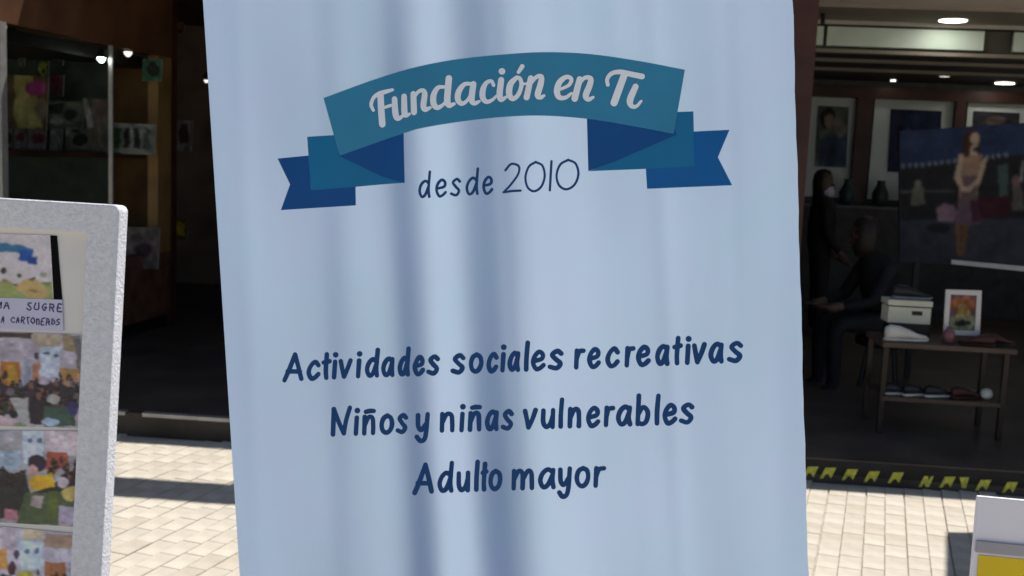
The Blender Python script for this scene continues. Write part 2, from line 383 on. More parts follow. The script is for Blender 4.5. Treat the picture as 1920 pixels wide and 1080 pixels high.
# downlights (lit in the photograph)
def downlight(x, y, z, r, em, label, parent=None):
    P = on_z(x, y, z); t = root('ceiling_downlight', P, label, 'downlight', 'round downlights in the shop ceilings')
    lathe('trim_ring', P, [(r * 1.22, -.001), (r * 1.22, -.01), (r * 1.05, -.01), (r * 1.05, -.001)], PALE, t, 20, caps=False)
    lathe('lit_disc', P, [(r, -.008), (r, -.002)], em, t, 20)
EM1 = emis('downlight_white', (1, .97, .88), 14); EM2 = emis('downlight_dim', (1, .9, .8), 1.2); EM3 = emis('spot_white', (.92, 1, .95), 14)
downlight(1787, 37, z1 - .02, .105, EM1, 'bright round downlight near the top right of the photo')
downlight(1882, 53, z1 - .025, .07, EM2, 'small dim downlight at the soffit edge above the green strip')
downlight(1884, 155, zc - .002, .095, EM1, 'bright oval-looking downlight above the fashion poster')
downlight(1675, 150, zc - .002, .03, EM3, 'tiny bright spot in the dark shop ceiling')
downlight(1771, 142, zc - .002, .05, EM2, 'dim downlight between the bright ones in the dark ceiling')
rod('hook_rod', bl(ab(on_z(1544, 20, z1))[0], ab(on_z(1544, 20, z1))[1], z1), on_z(1544, 20, z1) - Vector((0, 0, .1)), .018, BLACK, bld)

# ---- hazard tape on the riser of the step
YEL = mat('tape_yellow', (.66, .62, .08), .55, noise=.3, scale=40)
tp = root('hazard_tape', bl(2, -.002, .06), 'black and yellow hazard tape along the dark shop step', 'tape')
a0, a1 = ab(on_b(1400, 884, 0))[0], ab(on_b(2000, 918, 0))[0]
bbox('tape_band', a0, a1, -.0035, -.0005, .035, .112, BLACK, tp)
for x, y, v in ((1478, 883, 0), (1519, 885, 0), (1552, 887, 1), (1593, 890, 1), (1634, 894, 1), (1679, 896, 1), (1737, 903, 2), (1776, 904, 1), (1807, 905, 3), (1843, 910, 1), (1893, 914, 1), (1938, 917, 1)):
    h = 10; q = [(x - 15, y + h), (x - 4, y - h), (x + 16, y - h), (x + 6, y + h), (x + 1, y + h - 8), (x - 4, y + h - 7), (x - 9, y + h)]
    if v == 2: q = [(x - 15, y + h), (x - 4, y - h), (x + 3, y - h), (x + 4, y - 2), (x + 9, y - h), (x + 14, y - h), (x + 5, y + h), (x - 2, y + h), (x - 4, y + 2), (x - 9, y + h)]
    if v == 3: q = [(x - 8, y - h), (x + 10, y - h), (x + 4, y + h), (x - 4, y + h), (x - 5, y)]
    slab('stripe', [on_b(a, b, -.0045) for a, b in q], EB, .0008, YEL, tp)

# ---- left shop: recessed display window running back beside the entrance
WOOD = mat('yellow_brown_wood', (.22, .13, .045), .5, noise=.3, scale=3)
FAS = mat('red_brown_fascia', (.10, .045, .022), .5, noise=.45, scale=2.5)
W0, W1 = on_z(0, 40, 2.29), on_z(322, 110, 2.29)
dW = (W1 - W0); dW.z = 0; dW.normalize(); nW = Vector((dW.y, -dW.x, 0))      # nW points to the entrance
W00 = W0 - dW * 2.0
def wpt(x, y, off=0): return on_plane(x, y, W0 + nW * off, nW)
def wslab(name, px, off, th, m, parent): return slab(name, [wpt(x, y, off) for x, y in px], nW, th, m, parent)
cab = root('display_window', (W1.x, W1.y, .12), 'dark wooden shop display window with glass panes at far left', 'shop window')
def wbox(name, P, Q, z0, z1, off, th, m, parent, bev=0):
    a, b = P + nW * off, Q + nW * off; c, d = b + nW * th, a + nW * th
    return hexa(name, [Vector((v.x, v.y, z0)) for v in (a, b, c, d)] + [Vector((v.x, v.y, z1)) for v in (a, b, c, d)], m, parent, bev)
wbox('fascia', W00, W1, 2.29, 2.9, -.12, .12, FAS, cab)
sill = .12 + .62
wbox('base_panel', W00, W1, .22, sill, -.1, .1, mat('dark_red_base', (.11, .05, .03), .5, noise=.4), cab)
wbox('plinth', W00, W1, .12, .22, -.1, .08, BLACK, cab)
pp = W1 - dW * .02
wbox('corner_post', pp - dW * .22, pp, sill, 2.29, -.08, .085, WOOD, cab)
wbox('corner_post', pp, pp + dW * .1, .12, 2.9, -.12, .13, RED, cab)
for x in (4, 208):
    P = wpt(x, 200); P.z = 0; mw = .03 if x < 100 else .008; wbox('mullion', P - dW * mw, P + dW * mw, sill, 2.29, -.015, .03, STEEL, cab)
P = wpt(208, 200); P.z = 0; Pm = wpt(4, 200); Pm.z = 0
wbox('glass_pane', Pm + dW * .031, P - dW * .031, sill, 2.29, -.004, .006, glass_mat(), cab)
wbox('glass_pane', W00, Pm - dW * .031, sill, 2.29, -.004, .006, glass_mat(), cab)
e0 = W1 - nW * .9
hexa('end_panel', [Vector((v.x, v.y, z)) for z in (.12, 2.9) for v in (W1 - nW * .1, e0 - nW * .6, e0 - nW * .6 + dW * .1, W1 - nW * .1 + dW * .1)], mat('cabinet_wood', (.20, .11, .045), .5, noise=.35, scale=3), cab)
wbox('cabinet_back', W00 - nW * 1.4, W1 - nW * .0, .12, 2.9, -1.4, .05, mat('cabinet_green', (.028, .035, .025), .6, noise=.4), cab)
pxslab('cabinet_liner', [(-260, 40), (205, 92), (205, 520), (-260, 520)], 2.4, .01, mat('liner_dark_green', (.03, .04, .032), .6, noise=.4), cab)
zs = wpt(100, 284)[2]
wbox('shelf', W00, W1 - dW * .24, zs - .04, zs, -1.0, .9, RED, cab)
wbox('cabinet_top', W00, W1 - dW * .001, 2.2, 2.28, -1.3, 1.15, BLACK, cab)
bbox('left_soffit', -8.7, .35, BE + .02, 9.2, 2.86, 2.915, mat('left_dark_soffit', (.05, .025, .015), .6, noise=.4), bld)
bbox('left_back_wall', -8.7, .6, 5.6, 5.7, .12, 2.86, DK, bld)

PR = print_mat('print_ink', .6, .1); PRG = print_mat('print_ink_gloss', .2)
def card(name, quad, b, shapes, bg, label, cat, group=None, gain=3.4, nx=34, ny=34, m=PR, blur=1):
    """a printed card: a stiff sheet with its own thickness and the print on its face"""
    t = root(name, on_b(*quad[3], b), label, cat, group)
    slab('sheet', [on_b(x, y, b) for x, y in quad], EB, .006, mat('card_white', (.55, .54, .5), .7, noise=.05), t)
    picture('print', quad, lambda x, y: on_b(x, y, b) - EB * .0012, shapes, bg, m, t, nx, ny, gain, blur, .04, 1.5, .2)
    return t
LG = 'cards and prints in the left shop window'
card('greeting_card', rect(14, 140, 92, 240), 2.05, [('p', [(28, 140), (60, 140), (80, 240), (30, 240)], (96, 86, 52)), ('e', 66, 165, 20, 14, (92, 30, 66)), ('e', 40, 205, 16, 26, (104, 96, 60)), ('e', 76, 205, 12, 20, (80, 66, 60))], (52, 40, 30),
     'cream and magenta painted card standing high in the left shop window', 'card', LG)
card('greeting_card', rect(82, 188, 158, 240), 2.1, [('p', [(90, 196), (120, 192), (118, 214), (92, 214)], (16, 18, 16)), ('e', 132, 216, 12, 10, (22, 20, 20)), ('e', 106, 226, 14, 8, (70, 66, 62))], (50, 47, 44),
     'grey card with black shapes beside the magenta card', 'card', LG)
card('greeting_card', [(153, 183), (212, 188), (206, 285), (168, 283)], 2.0, [('p', [(153, 183), (162, 183), (176, 240), (166, 240)], (84, 78, 74)), ('p', [(165, 190), (212, 190), (208, 230), (178, 230)], (54, 42, 40))], (48, 42, 38),
     'plain greyish card leaning with a pale edge in left window', 'card', LG)
for k, (x0, x1, sh, lb) in enumerate(((2, 24, [('e', 14, 258, 8, 12, (20, 22, 18))], 'small card cut by the left photo edge on the lower shelf'),
                                      (28, 52, [('e', 38, 257, 9, 9, (60, 24, 34))], 'small pink card with a dark red flower, left of its twin'),
                                      (54, 88, [('e', 72, 259, 13, 10, (62, 22, 34))], 'wider small pink card with a dark red flower'),
                                      (95, 118, [('p', [(103, 240), (106, 240), (106, 280), (103, 280)], (60, 60, 58))], 'narrow grey striped card on the lower shelf'),
                                      (124, 170, [('e', 150, 262, 14, 12, (18, 18, 18)), ('e', 142, 246, 8, 5, (24, 22, 22))], 'pale card with a black shape on the lower shelf'))):
    card('small_card', rect(x0, 238, x1, 281), 2.2 - .03 * k, sh, (70, 58, 60) if k in (1, 2) else (58, 56, 52), lb, 'card', 'row of small cards on the lower shelf')
card('picture_rack', rect(208, 230, 292, 287), 2.28, [('p', [(x, 240), (x + 12, 241), (x + 12, 280), (x, 279)], c) for x, c in ((214, (22, 34, 20)), (232, (20, 20, 18)), (250, (18, 17, 17)), (270, (40, 44, 40)))], (66, 68, 62),
     'white rack of four narrow dark pictures beside the brown post', 'picture rack')
card('green_picture', rect(268, 110, 304, 151), 2.42, [('e', 288, 130, 12, 14, (14, 16, 14))], (24, 42, 30), 'small dark green picture high on the brown panel', 'picture')
card('hanging_toy', rect(34, 92, 48, 124), 2.2, [('e', 41, 100, 6, 8, (96, 66, 28))], (44, 42, 38), 'small orange and grey figure card hanging at top of left window', 'card', LG)
card('hanging_toy', rect(68, 112, 92, 146), 2.22, [('e', 80, 130, 9, 14, (72, 70, 30)), ('e', 82, 134, 4, 5, (24, 20, 14))], (20, 34, 26), 'yellow round face card on dark green at top of left window', 'card', LG)
card('hanging_toy', rect(98, 86, 120, 122), 2.24, [('p', [(106, 88), (116, 88), (112, 118), (108, 110)], (66, 50, 54))], (22, 26, 22), 'thin pinkish card hanging at top of left window', 'card', LG)
card('red_card', rect(92, 140, 120, 180), 2.26, [('e', 104, 156, 12, 14, (52, 16, 26))], (44, 30, 30), 'dark red card just right of the magenta card', 'card', LG)
card('wall_print', rect(330, 225, 362, 282), 5.3, [('p', [(338, 232), (352, 232), (352, 270), (338, 270)], (26, 16, 16))], (58, 54, 52), 'grey framed print deep in the left shop entrance', 'picture')
card('wall_print', rect(326, 0, 348, 62), 5.3, [('e', 336, 30, 8, 24, (52, 40, 18))], (28, 18, 10), 'brownish print high in the left shop entrance', 'picture')
card('yellow_sign', rect(326, 408, 352, 448), 5.3, [('e', 338, 428, 10, 14, (86, 72, 10))], (44, 34, 8), 'dull yellow card low in the left shop entrance', 'card')
card('white_poster', rect(238, 425, 300, 502), 2.43, [('e', 268, 468, 16, 14, (30, 28, 28)), ('e', 256, 446, 10, 8, (44, 42, 42))], (56, 52, 50), 'pale poster low on the wooden window wall beside the photo board', 'poster', None, 3)
def spot(x, y, b, r, em, label):
    P = on_b(x, y, b); t = root('spot_lamp', P, label, 'lamp', 'small lamps in the left shop')
    lathe('lamp_cup', P, [(r * .6, .07), (r * 1.2, .01), (r * 1.2, 0)], BLACK, t, 14); lathe('lit_bulb', P, [(r * .4, -r * 1.2), (r * .95, -r * .5), (r, 0)], em, t, 14)
spot(190, 108, 1.9, .028, EM3, 'bright white spot lamp inside the left shop window')
spot(240, 97, 2.3, .03, EM2, 'dim warm lamp under the brown fascia by the post')
spot(3, 48, 1.0, .03, EM2, 'lamp at the very left edge under the fascia')
spot(387, 150, 4.5, .022, EM2, 'tiny warm lamp beside the left edge of the banner')

# ---- right shop: prints on the back panels
b_ = BB - .045
card('fashion_print', rect(1534, 198, 1592, 312), b_, [('e', 1552, 220, 14, 20, (22, 22, 24)), ('e', 1556, 226, 9, 13, (92, 78, 68)), ('p', [(1536, 260), (1590, 248), (1590, 312), (1536, 312)], (42, 50, 66)), ('e', 1575, 240, 12, 16, (84, 80, 74))], (66, 72, 66),
     'pale fashion print with a dark-haired figure on the leftmost wall bay', 'poster', None, 2.2)
card('fashion_print', rect(1670, 204, 1766, 322), b_, [('p', [(1682, 240), (1694, 238), (1696, 300), (1682, 304)], (16, 14, 18)), ('p', [(1700, 212), (1760, 212), (1760, 250), (1700, 250)], (30, 36, 60)), ('e', 1704, 262, 6, 20, (60, 56, 58))], (26, 28, 48),
     'dark blue fashion print on the middle wall bay', 'poster', None, 2.2)
card('fashion_print', rect(1826, 208, 1912, 250), b_, [('e', 1868, 226, 20, 9, (60, 48, 46))], (34, 34, 38), 'dark print behind the top of the big blue poster', 'poster', None, 2.2)
CTR = mat('dark_counter', (.03, .028, .026), .5, noise=.4)
cp, cq = ab(on_b(1508, 380, BB - .4))[0], ab(on_b(1985, 380, BB - .4))[0]
ctr = root('shop_counter', bl((cp + cq) / 2, BB - .4, .12), 'long dark counter under the pale wall panels', 'counter')
bbox('counter_body', cp, cq, BB - .42, BB - .14, .12, 1.24, CTR, ctr); bbox('counter_top', cp - .02, cq, BB - .45, BB - .135, 1.241, 1.27, mat('counter_top_grey', (.09, .09, .09), .4), ctr, .004)
for x, y, c, lb in ((1650, 372, (.03, .05, .04), 'dark green vase on the counter'), (1588, 374, (.04, .06, .065), 'small dark vase at the counter end'), (1702, 372, (.3, .27, .2), 'pale vase on the counter behind the poster edge')):
    P = on_b(x, y, BB - .3); P.z = 1.271
    tag(lathe('vase', P, [(.05, 0), (.085, .06), (.09, .14), (.05, .22), (.04, .26), (.055, .28)], mat('vase' + str(x), c, .4), None), lb, 'vase', 'vases on the shop counter')

# big fashion poster standing in the shop
bp_ = 2.4
pst = root('fashion_poster', on_b(1800, 500, bp_), 'large blue street-scene poster of a woman in a flared skirt', 'poster')
pq = [(1686, 246), (1990, 226), (1990, 512), (1686, 490)]
slab('panel', [on_b(x, y, bp_) for x, y in pq], EB, .02, BLACK, pst)
skin, dress, maroon, hair = (142, 124, 108), (78, 62, 70), (44, 20, 28), (50, 32, 24)
shp = [('p', [(1686, 246), (1990, 226), (1990, 292), (1860, 292), (1690, 314)], (32, 40, 62)),
       ('p', [(1690, 314), (1860, 292), (1990, 284), (1990, 412), (1686, 412)], (26, 26, 28))]
for k in range(17): shp.append(('e', 1694 + k * 12, 312 - k * 1.35, 3.5, 4.5, (84, 92, 104)))
shp += [('p', [(1686, 414), (1990, 408), (1990, 512), (1686, 490)], (42, 43, 50)), ('p', [(1686, 358), (1790, 356), (1790, 359), (1686, 361)], (64, 64, 62)),
        ('e', 1721, 344, 6, 7, (92, 88, 86)), ('p', [(1712, 350), (1730, 350), (1734, 384), (1708, 384)], (76, 76, 66)),
        ('p', [(1870, 310), (1890, 308), (1888, 372), (1874, 372)], (50, 62, 60)), ('e', 1906, 340, 9, 12, (78, 62, 60)), ('p', [(1898, 350), (1916, 350), (1920, 396), (1896, 396)], (66, 62, 60)),
        ('p', [(1914, 300), (1920, 300), (1918, 340), (1912, 340)], (96, 96, 98)), ('p', [(1830, 372), (1892, 366), (1894, 404), (1830, 408)], maroon),
        ('e', 1760, 428, 22, 10, (22, 24, 28)),
        ('p', [(1790, 416), (1800, 416), (1802, 478), (1796, 478)], (86, 62, 40)), ('p', [(1803, 416), (1816, 416), (1808, 478), (1802, 478)], (78, 56, 38)),
        ('p', [(1798, 366), (1832, 366), (1838, 420), (1790, 420)], dress), ('p', [(1820, 376), (1834, 376), (1840, 416), (1822, 418)], (58, 30, 42)), ('p', [(1756, 392), (1770, 382), (1788, 384), (1794, 400), (1788, 416), (1758, 416)], (96, 76, 86)),
        ('p', [(1800, 290), (1842, 288), (1836, 340), (1830, 374), (1798, 374), (1796, 320)], (116, 94, 78)), ('p', [(1806, 330), (1832, 330), (1830, 374), (1800, 374)], (82, 66, 66)),
        ('p', [(1798, 290), (1806, 288), (1800, 330), (1806, 350), (1816, 350), (1832, 334), (1842, 300), (1850, 294), (1848, 312), (1836, 344), (1816, 360), (1800, 358), (1790, 334)], skin),
        ('e', 1822, 262, 13, 20, hair), ('e', 1813, 274, 8, 22, hair), ('e', 1828, 260, 8, 12, skin), ('p', [(1820, 272), (1832, 272), (1834, 290), (1818, 290)], skin), ('e', 1832, 280, 9, 5, (34, 28, 28))]
picture('print', pq, lambda x, y: on_b(x, y, bp_) - EB * .002, shp, (30, 32, 40), PR, pst, 130, 116, 1.5, 2, .03, .7, .1)
pxslab('bottom_rail', [(1784, 487), (1992, 506), (1992, 516), (1784, 495)], bp_ - .03, .02, mat('pale_rail', (.5, .5, .48), .5), pst)
for x in (1720, 1960):
    P = on_b(x, 495, bp_ + .02); bbox('leg', ab(P)[0] - .02, ab(P)[0] + .02, bp_ + .021, bp_ + .05, .12, P[2] + .3, BLACK, pst)

# shoe table on the porch
bt = .62; TL_ = mat('table_leg_dark', (.028, .018, .013), .4); TW = mat('table_wood', (.085, .055, .04), .4, noise=.3, scale=4)
pL, pRt = ab(on_b(1656, 640, bt)), ab(on_b(1908, 657, bt)); zt = (pL[2] + pRt[2]) / 2
tb = root('shoe_table', bl((pL[0] + pRt[0]) / 2, bt + .2, .12), 'low dark wooden two-shelf table with shoes in the right shop', 'table')
bbox('table_top', pL[0], pRt[0], bt, bt + .42, zt - .03, zt, TW, tb, .004)
zl = on_b(1780, 752, bt)[2]
bbox('lower_shelf', pL[0] + .025, pRt[0] - .06, bt + .015, bt + .4, zl - .025, zl, TW, tb, .003)
for a in (pL[0] + .012, pRt[0] - .06):
    for b in (bt + .02, bt + .37): bbox('leg', a, a + .03, b, b + .03, .12, zt - .031, TL_, tb, .003)
def shoe(P, ang, L, up, sole, label):
    """a low shoe: outline lofted along its length, pale sole under a coloured upper"""
    t = root('shoe', P, label, 'shoe', 'shoes on the wooden table'); ca, sa = math.cos(ang), math.sin(ang)
    def wp(x, y, z): return Vector(P) + EA * ((x * ca - y * sa) * L) + EB * ((x * sa + y * ca) * L) + Vector((0, 0, z * L))
    def loft(name, secs, m):
        vs, fs, n = [], [], 10
        for x, hw, z0, zz in secs:
            for i in range(n):
                q = 2 * math.pi * i / n; c, s = math.cos(q), math.sin(q)
                vs.append(wp(x, hw * c, z0 + (zz - z0) * (.5 + .5 * max(-1, min(1, s * 1.3)))))
        for k in range(len(secs) - 1):
            for i in range(n): fs.append((k * n + i, k * n + (i + 1) % n, (k + 1) * n + (i + 1) % n, (k + 1) * n + i))
        fs += [tuple(range(n))[::-1], tuple(range((len(secs) - 1) * n, len(secs) * n))]
        mesh(name, vs, fs, m, t, True)
    loft('sole', [(-.5, .08, 0, .07), (-.4, .13, 0, .08), (-.1, .13, 0, .07), (.2, .17, 0, .07), (.42, .13, 0, .08), (.5, .05, .02, .08)], sole)
    loft('upper', [(-.49, .07, .07, .3), (-.38, .12, .07, .36), (-.15, .12, .07, .33), (.05, .13, .07, .26), (.25, .15, .07, .17), (.42, .11, .07, .14), (.485, .04, .07, .1)], up)
WHT = mat('white_rubber', (.62, .6, .55), .5, noise=.05); BLK = mat('black_leather', (.02, .02, .022), .35, noise=.3); BRN = mat('red_brown_leather', (.055, .018, .015), .4, noise=.3)
def tpt(x, b, z): P = on_b(x, 650, b); P.z = z; return P
for x, lb, u in ((1692, 'black shoe with white sole, leftmost on the lower shelf', BLK), (1728, 'black shoe with white sole, second from left on the lower shelf', BLK), (1770, 'black shoe with white sole, third from left on the lower shelf', BLK), (1820, 'red-brown shoe at right on the lower shelf', BRN)):
    shoe(tpt(x, bt + .1, zl + .001), .35 + random.uniform(-.2, .2), .2, u, WHT if u is BLK else BRN, lb)
P = tpt(1858, bt + .12, zl + .001)
tag(lathe('ball_ornament', P, [(.012, 0), (.028, .01), (.034, .03), (.028, .052), (.012, .062)], mat('pale_ball', (.6, .6, .55), .4), None), 'small pale round ornament at right end of the lower shelf', 'ornament')
shoe(tpt(1698, bt + .08, zt + .001), .15, .26, mat('white_leather', (.6, .57, .52), .5), WHT, 'white shoe at left front of the table top')
shoe(tpt(1830, bt + .07, zt + .001), 2.9, .2, BRN, BRN, 'dark red shoe on the table in front of the framed photo'); shoe(tpt(1872, bt + .12, zt + .001), .2, .2, BRN, BLK, 'dark red shoe at right end of the table top')
def stand_box(x0, x1, y0, y1, b, label):
    a0, a1 = ab(on_b(x0, y0, b))[0], ab(on_b(x1, y0, b))[0]; zA, zB = on_b((x0 + x1) / 2, y1, b)[2], on_b((x0 + x1) / 2, y0, b)[2]
    t = root('shoe_box', bl((a0 + a1) / 2, b, zA), label, 'box'); cm = mat('cream_cardboard', (.58, .57, .46), .7, noise=.08)
    bbox('box_body', a0 + .005, a1 - .005, b + .004, b + .16, zA, zB - .04, cm, t, .002); bbox('lid', a0, a1, b, b + .165, zB - .032, zB, cm, t, .002)
    bbox('dark_gap', a0 + .01, a1 - .01, b + .008, b + .15, zB - .041, zB - .031, BLACK, t)
    slab('printed_mark', [bl(a0 + .14, b + .003, zB - .06), bl(a0 + .2, b + .003, zB - .06), bl(a0 + .2, b + .003, zB - .085), bl(a0 + .14, b + .003, zB - .085)], -EB, .001, BLACK, t)
zb = on_b(1700, 607, bt + .2)[2]
a0, a1 = ab(on_b(1666, 600, bt + .2))[0], ab(on_b(1748, 600, bt + .2))[0]
rs = root('display_riser', bl((a0 + a1) / 2, bt + .3, zt), 'black riser under the cream shoe box on the table', 'riser')
bbox('riser_block', a0 + .01, a1 - .01, bt + .2, bt + .36, zt + .001, zb - .008, BLACK, rs); bbox('riser_top', a0, a1, bt + .19, bt + .37, zb - .007, zb - .001, BLACK, rs)
stand_box(1666, 1750, 564, 607, bt + .2, 'cream shoe box with lid on a black riser on the table')
bz_ = on_b(1708, 564, bt + .2)[2]
shoe(tpt(1702, bt + .28, bz_ + .001), .1, .24, BLK, mat('grey_sole', (.25, .25, .25), .6), 'black shoe on top of the cream shoe box')
# framed photo
fq = [(1774, 543), (1841, 545), (1837, 630), (1769, 628)]; fb = bt + .16
fp = root('framed_photo', on_b(1805, 632, fb), 'white framed photo leaning on the wooden shoe table', 'photo frame')
FWH = mat('white_frame', (.62, .58, .56), .5, noise=.06)
def inset(q, d): cx, cy = sum(p[0] for p in q) / 4, sum(p[1] for p in q) / 4; return [(x + d * (1 if x < cx else -1), y + d * (1 if y < cy else -1)) for x, y in q]
iq = inset(fq, 9)
for i in range(4): slab('frame_side', [on_b(*p, fb) for p in (fq[i], fq[(i + 1) % 4], iq[(i + 1) % 4], iq[i])], EB, .015, FWH, fp)
slab('backing', [on_b(*p, fb + .016) for p in fq], EB, .006, BLACK, fp)
picture('print', inset(fq, 8), lambda x, y: on_b(x, y, fb + .008), [('e', 1806, 572, 26, 16, (112, 70, 48)), ('e', 1806, 588, 14, 16, (124, 106, 66)), ('p', [(1780, 594), (1832, 594), (1830, 622), (1778, 622)], (98, 100, 80)), ('e', 1806, 606, 16, 6, (28, 32, 26))], (84, 66, 72), PR, fp, 44, 44, 1.7, 2, .04, 2, .2)
P = tpt(1777, bt + .1, zt + .001)
tag(lathe('small_bottle', P, [(.034, 0), (.036, .05), (.03, .07), (.015, .08), (.015, .095)], mat('rose_bottle', (.2, .09, .1), .3), None), 'small dull pink bottle in front of the framed photo', 'bottle')

# ---- people in the right shop (dark clothes)
def person(label, joints, edges, radii, cloth, hairc, loc, face):
    t = root('person', loc, label, 'person')
    me = bpy.data.meshes.new('body'); me.from_pydata([tuple(j) for j in joints], edges, []); o = link('body', me, None, t)
    md = o.modifiers.new('skin', 'SKIN'); sv = me.skin_vertices[0].data
    for i, r in enumerate(radii): sv[i].radius = (r, r); sv[i].use_root = (i == 0)
    md.use_smooth_shade = True
    ss = o.modifiers.new('sub', 'SUBSURF'); ss.levels = 1; ss.render_levels = 1
    me.materials.append(cloth)
    hd = joints[face[0]] + Vector((0, 0, .03)); fdir = face[1].normalized(); sd = fdir.cross(Vector((0, 0, 1)))
    SK = mat('skin', (.12, .075, .058), .6, noise=.15)
    h = lathe('head', hd, [(.015, -.125), (.05, -.11), (.072, -.05), (.078, 0), (.076, .05), (.055, .095), (.02, .115)], SK, t, 16, 1, 1.12)
    hv = lathe('hair', hd - fdir * .022 + Vector((0, 0, .02)), [(.06, -.16), (.085, -.1), (.092, 0), (.086, .06), (.06, .105), (.02, .122)], hairc, h, 16)
    lathe('nose', hd + fdir * .085 + Vector((0, 0, -.03)), [(.012, -.015), (.014, -.005), (.004, .03)], SK, h, 8)
    for s in (-1, 1):
        lathe('eye', hd + fdir * .078 + sd * .03 * s + Vector((0, 0, .002)), [(.003, -.007), (.01, 0), (.003, .007)], BLACK, h, 8)
    lathe('mouth', hd + fdir * .078 + Vector((0, 0, -.065)), [(.012, -.004), (.018, 0), (.012, .004)], mat('lips', (.2, .06, .05), .5), h, 8)
    if len(face) > 4:
        lathe('face_mask', hd + fdir * .028 + Vector((0, 0, -.045)), [(.03, -.075), (.062, -.06), (.07, -.01), (.062, .03)], mat('pale_mask', (.5, .46, .56), .8), h, 14)
    for i in (face[2], face[3]):                          # hands with fingers, from the wrist on along the forearm
        wv = joints[i]; dv = (wv - joints[i - 1]).normalized(); ov = dv.cross(Vector((.3, .2, 1))).normalized(); nv = dv.cross(ov)
        vs, fs = [], []
        def fing(p, q, r0, r1, n=6):
            ax = (q - p).normalized(); s_ = ax.orthogonal().normalized(); t_ = ax.cross(s_); b0 = len(vs)
            for P_, rr in ((p, r0), ((p + q) / 2 + nv * .004, (r0 + r1) / 2), (q, r1)):
                for k in range(n): vs.append(P_ + (s_ * math.cos(2 * math.pi * k / n) + t_ * math.sin(2 * math.pi * k / n)) * rr)
            for L_ in (0, 1):
                for k in range(n): fs.append((b0 + L_ * n + k, b0 + L_ * n + (k + 1) % n, b0 + L_ * n + n + (k + 1) % n, b0 + L_ * n + n + k))
            fs.append(tuple(range(b0 + 2 * n, b0 + 3 * n)))
        fing(wv - dv * .02, wv + dv * .09, .028, .034, 8)
        for k, ln in enumerate((.065, .075, .07, .055)):
            bse = wv + dv * .085 + ov * (.027 - .018 * k); fing(bse, bse + dv * ln - nv * .02, .0095, .007)
        bse = wv + dv * .03 + ov * .03; fing(bse, bse + (dv + ov * .8).normalized() * .06, .011, .008)
        mesh('hand', vs, fs, SK, t, True)
    return t
V = Vector
def at(x, b, z): P = on_b(x, 420, b); P.z = z; return P
DCL = mat('black_clothes', (.012, .012, .014), .8, noise=.3); HR_ = mat('dark_hair', (.018, .012, .009), .5, noise=.3)
# standing person beside the banner edge
O = at(1541, 4.4, .12); a, b = EB, -EA; z = lambda h: V((0, 0, h * .9))
J = [O + z(.92), O + z(1.12), O + z(1.34), O + z(1.42), O + z(1.5),
     O - a * .19 + z(1.33), O - a * .24 + z(1.06), O - a * .2 - b * .14 + z(.86), O + a * .19 + z(1.33), O + a * .24 + z(1.06), O + a * .2 - b * .14 + z(.86),
     O - a * .1 + z(.86), O - a * .11 - b * .02 + z(.46), O - a * .11 + z(.08), O - a * .12 - b * .15 + z(.03), O + a * .1 + z(.86), O + a * .11 - b * .02 + z(.46), O + a * .11 + z(.08), O + a * .12 - b * .15 + z(.03)]
E_ = [(0, 1), (1, 2), (2, 3), (3, 4), (2, 5), (5, 6), (6, 7), (2, 8), (8, 9), (9, 10), (0, 11), (11, 12), (12, 13), (13, 14), (0, 15), (15, 16), (16, 17), (17, 18)]
person('standing person in black clothes and pale mask beside the banner edge in the right shop', J, E_, [.15, .14, .13, .055, .05, .06, .048, .035, .06, .048, .035, .09, .065, .05, .035, .09, .065, .05, .035], DCL, HR_, O, (4, -b - a * .7, 7, 10, 1))
a, b = EA, EB; z = lambda h: V((0, 0, h))
# seated person facing left
O = at(1672, 2.1, .12); st_h = .36
stl = root('stool', O, 'dark round stool under the seated person', 'stool')
lathe('stool_seat', O, [(.17, st_h - .07), (.18, st_h - .06), (.18, st_h - .01), (.16, st_h)], BLACK, stl, 18)
for k in range(4):
    q = k * math.pi / 2 + .4; rod('leg', O + V((.12 * math.cos(q), .12 * math.sin(q), st_h - .07)), O + V((.17 * math.cos(q), .17 * math.sin(q), .001)), .014, BLACK, stl)
fd = (-a - b * .25).normalized(); sd = fd.cross(V((0, 0, 1)))
B0 = O + z(st_h + .1)
J = [B0, B0 + fd * .04 + z(.2), B0 + fd * .1 + z(.42), B0 + fd * .16 + z(.5), B0 + fd * .21 + z(.57),
     B0 + fd * .08 + sd * .18 + z(.4), B0 + fd * .2 + sd * .22 + z(.16), B0 + fd * .4 + sd * .14 + z(.12), B0 + fd * .08 - sd * .18 + z(.4), B0 + fd * .2 - sd * .22 + z(.16), B0 + fd * .4 - sd * .14 + z(.12),
     B0 + sd * .1, B0 + fd * .42 + sd * .12 + z(.0), B0 + fd * .4 + sd * .12 - z(.46), B0 + fd * .54 + sd * .13 - z(.51), B0 - sd * .1, B0 + fd * .42 - sd * .12, B0 + fd * .4 - sd * .12 - z(.46), B0 + fd * .54 - sd * .13 - z(.51)]
person('seated person in dark clothes facing left beside the shoe table', J, E_, [.15, .14, .13, .055, .05, .06, .048, .035, .06, .048, .035, .09, .068, .05, .035, .09, .068, .05, .035], DCL, HR_, O, (4, fd + b * .7, 7, 10))

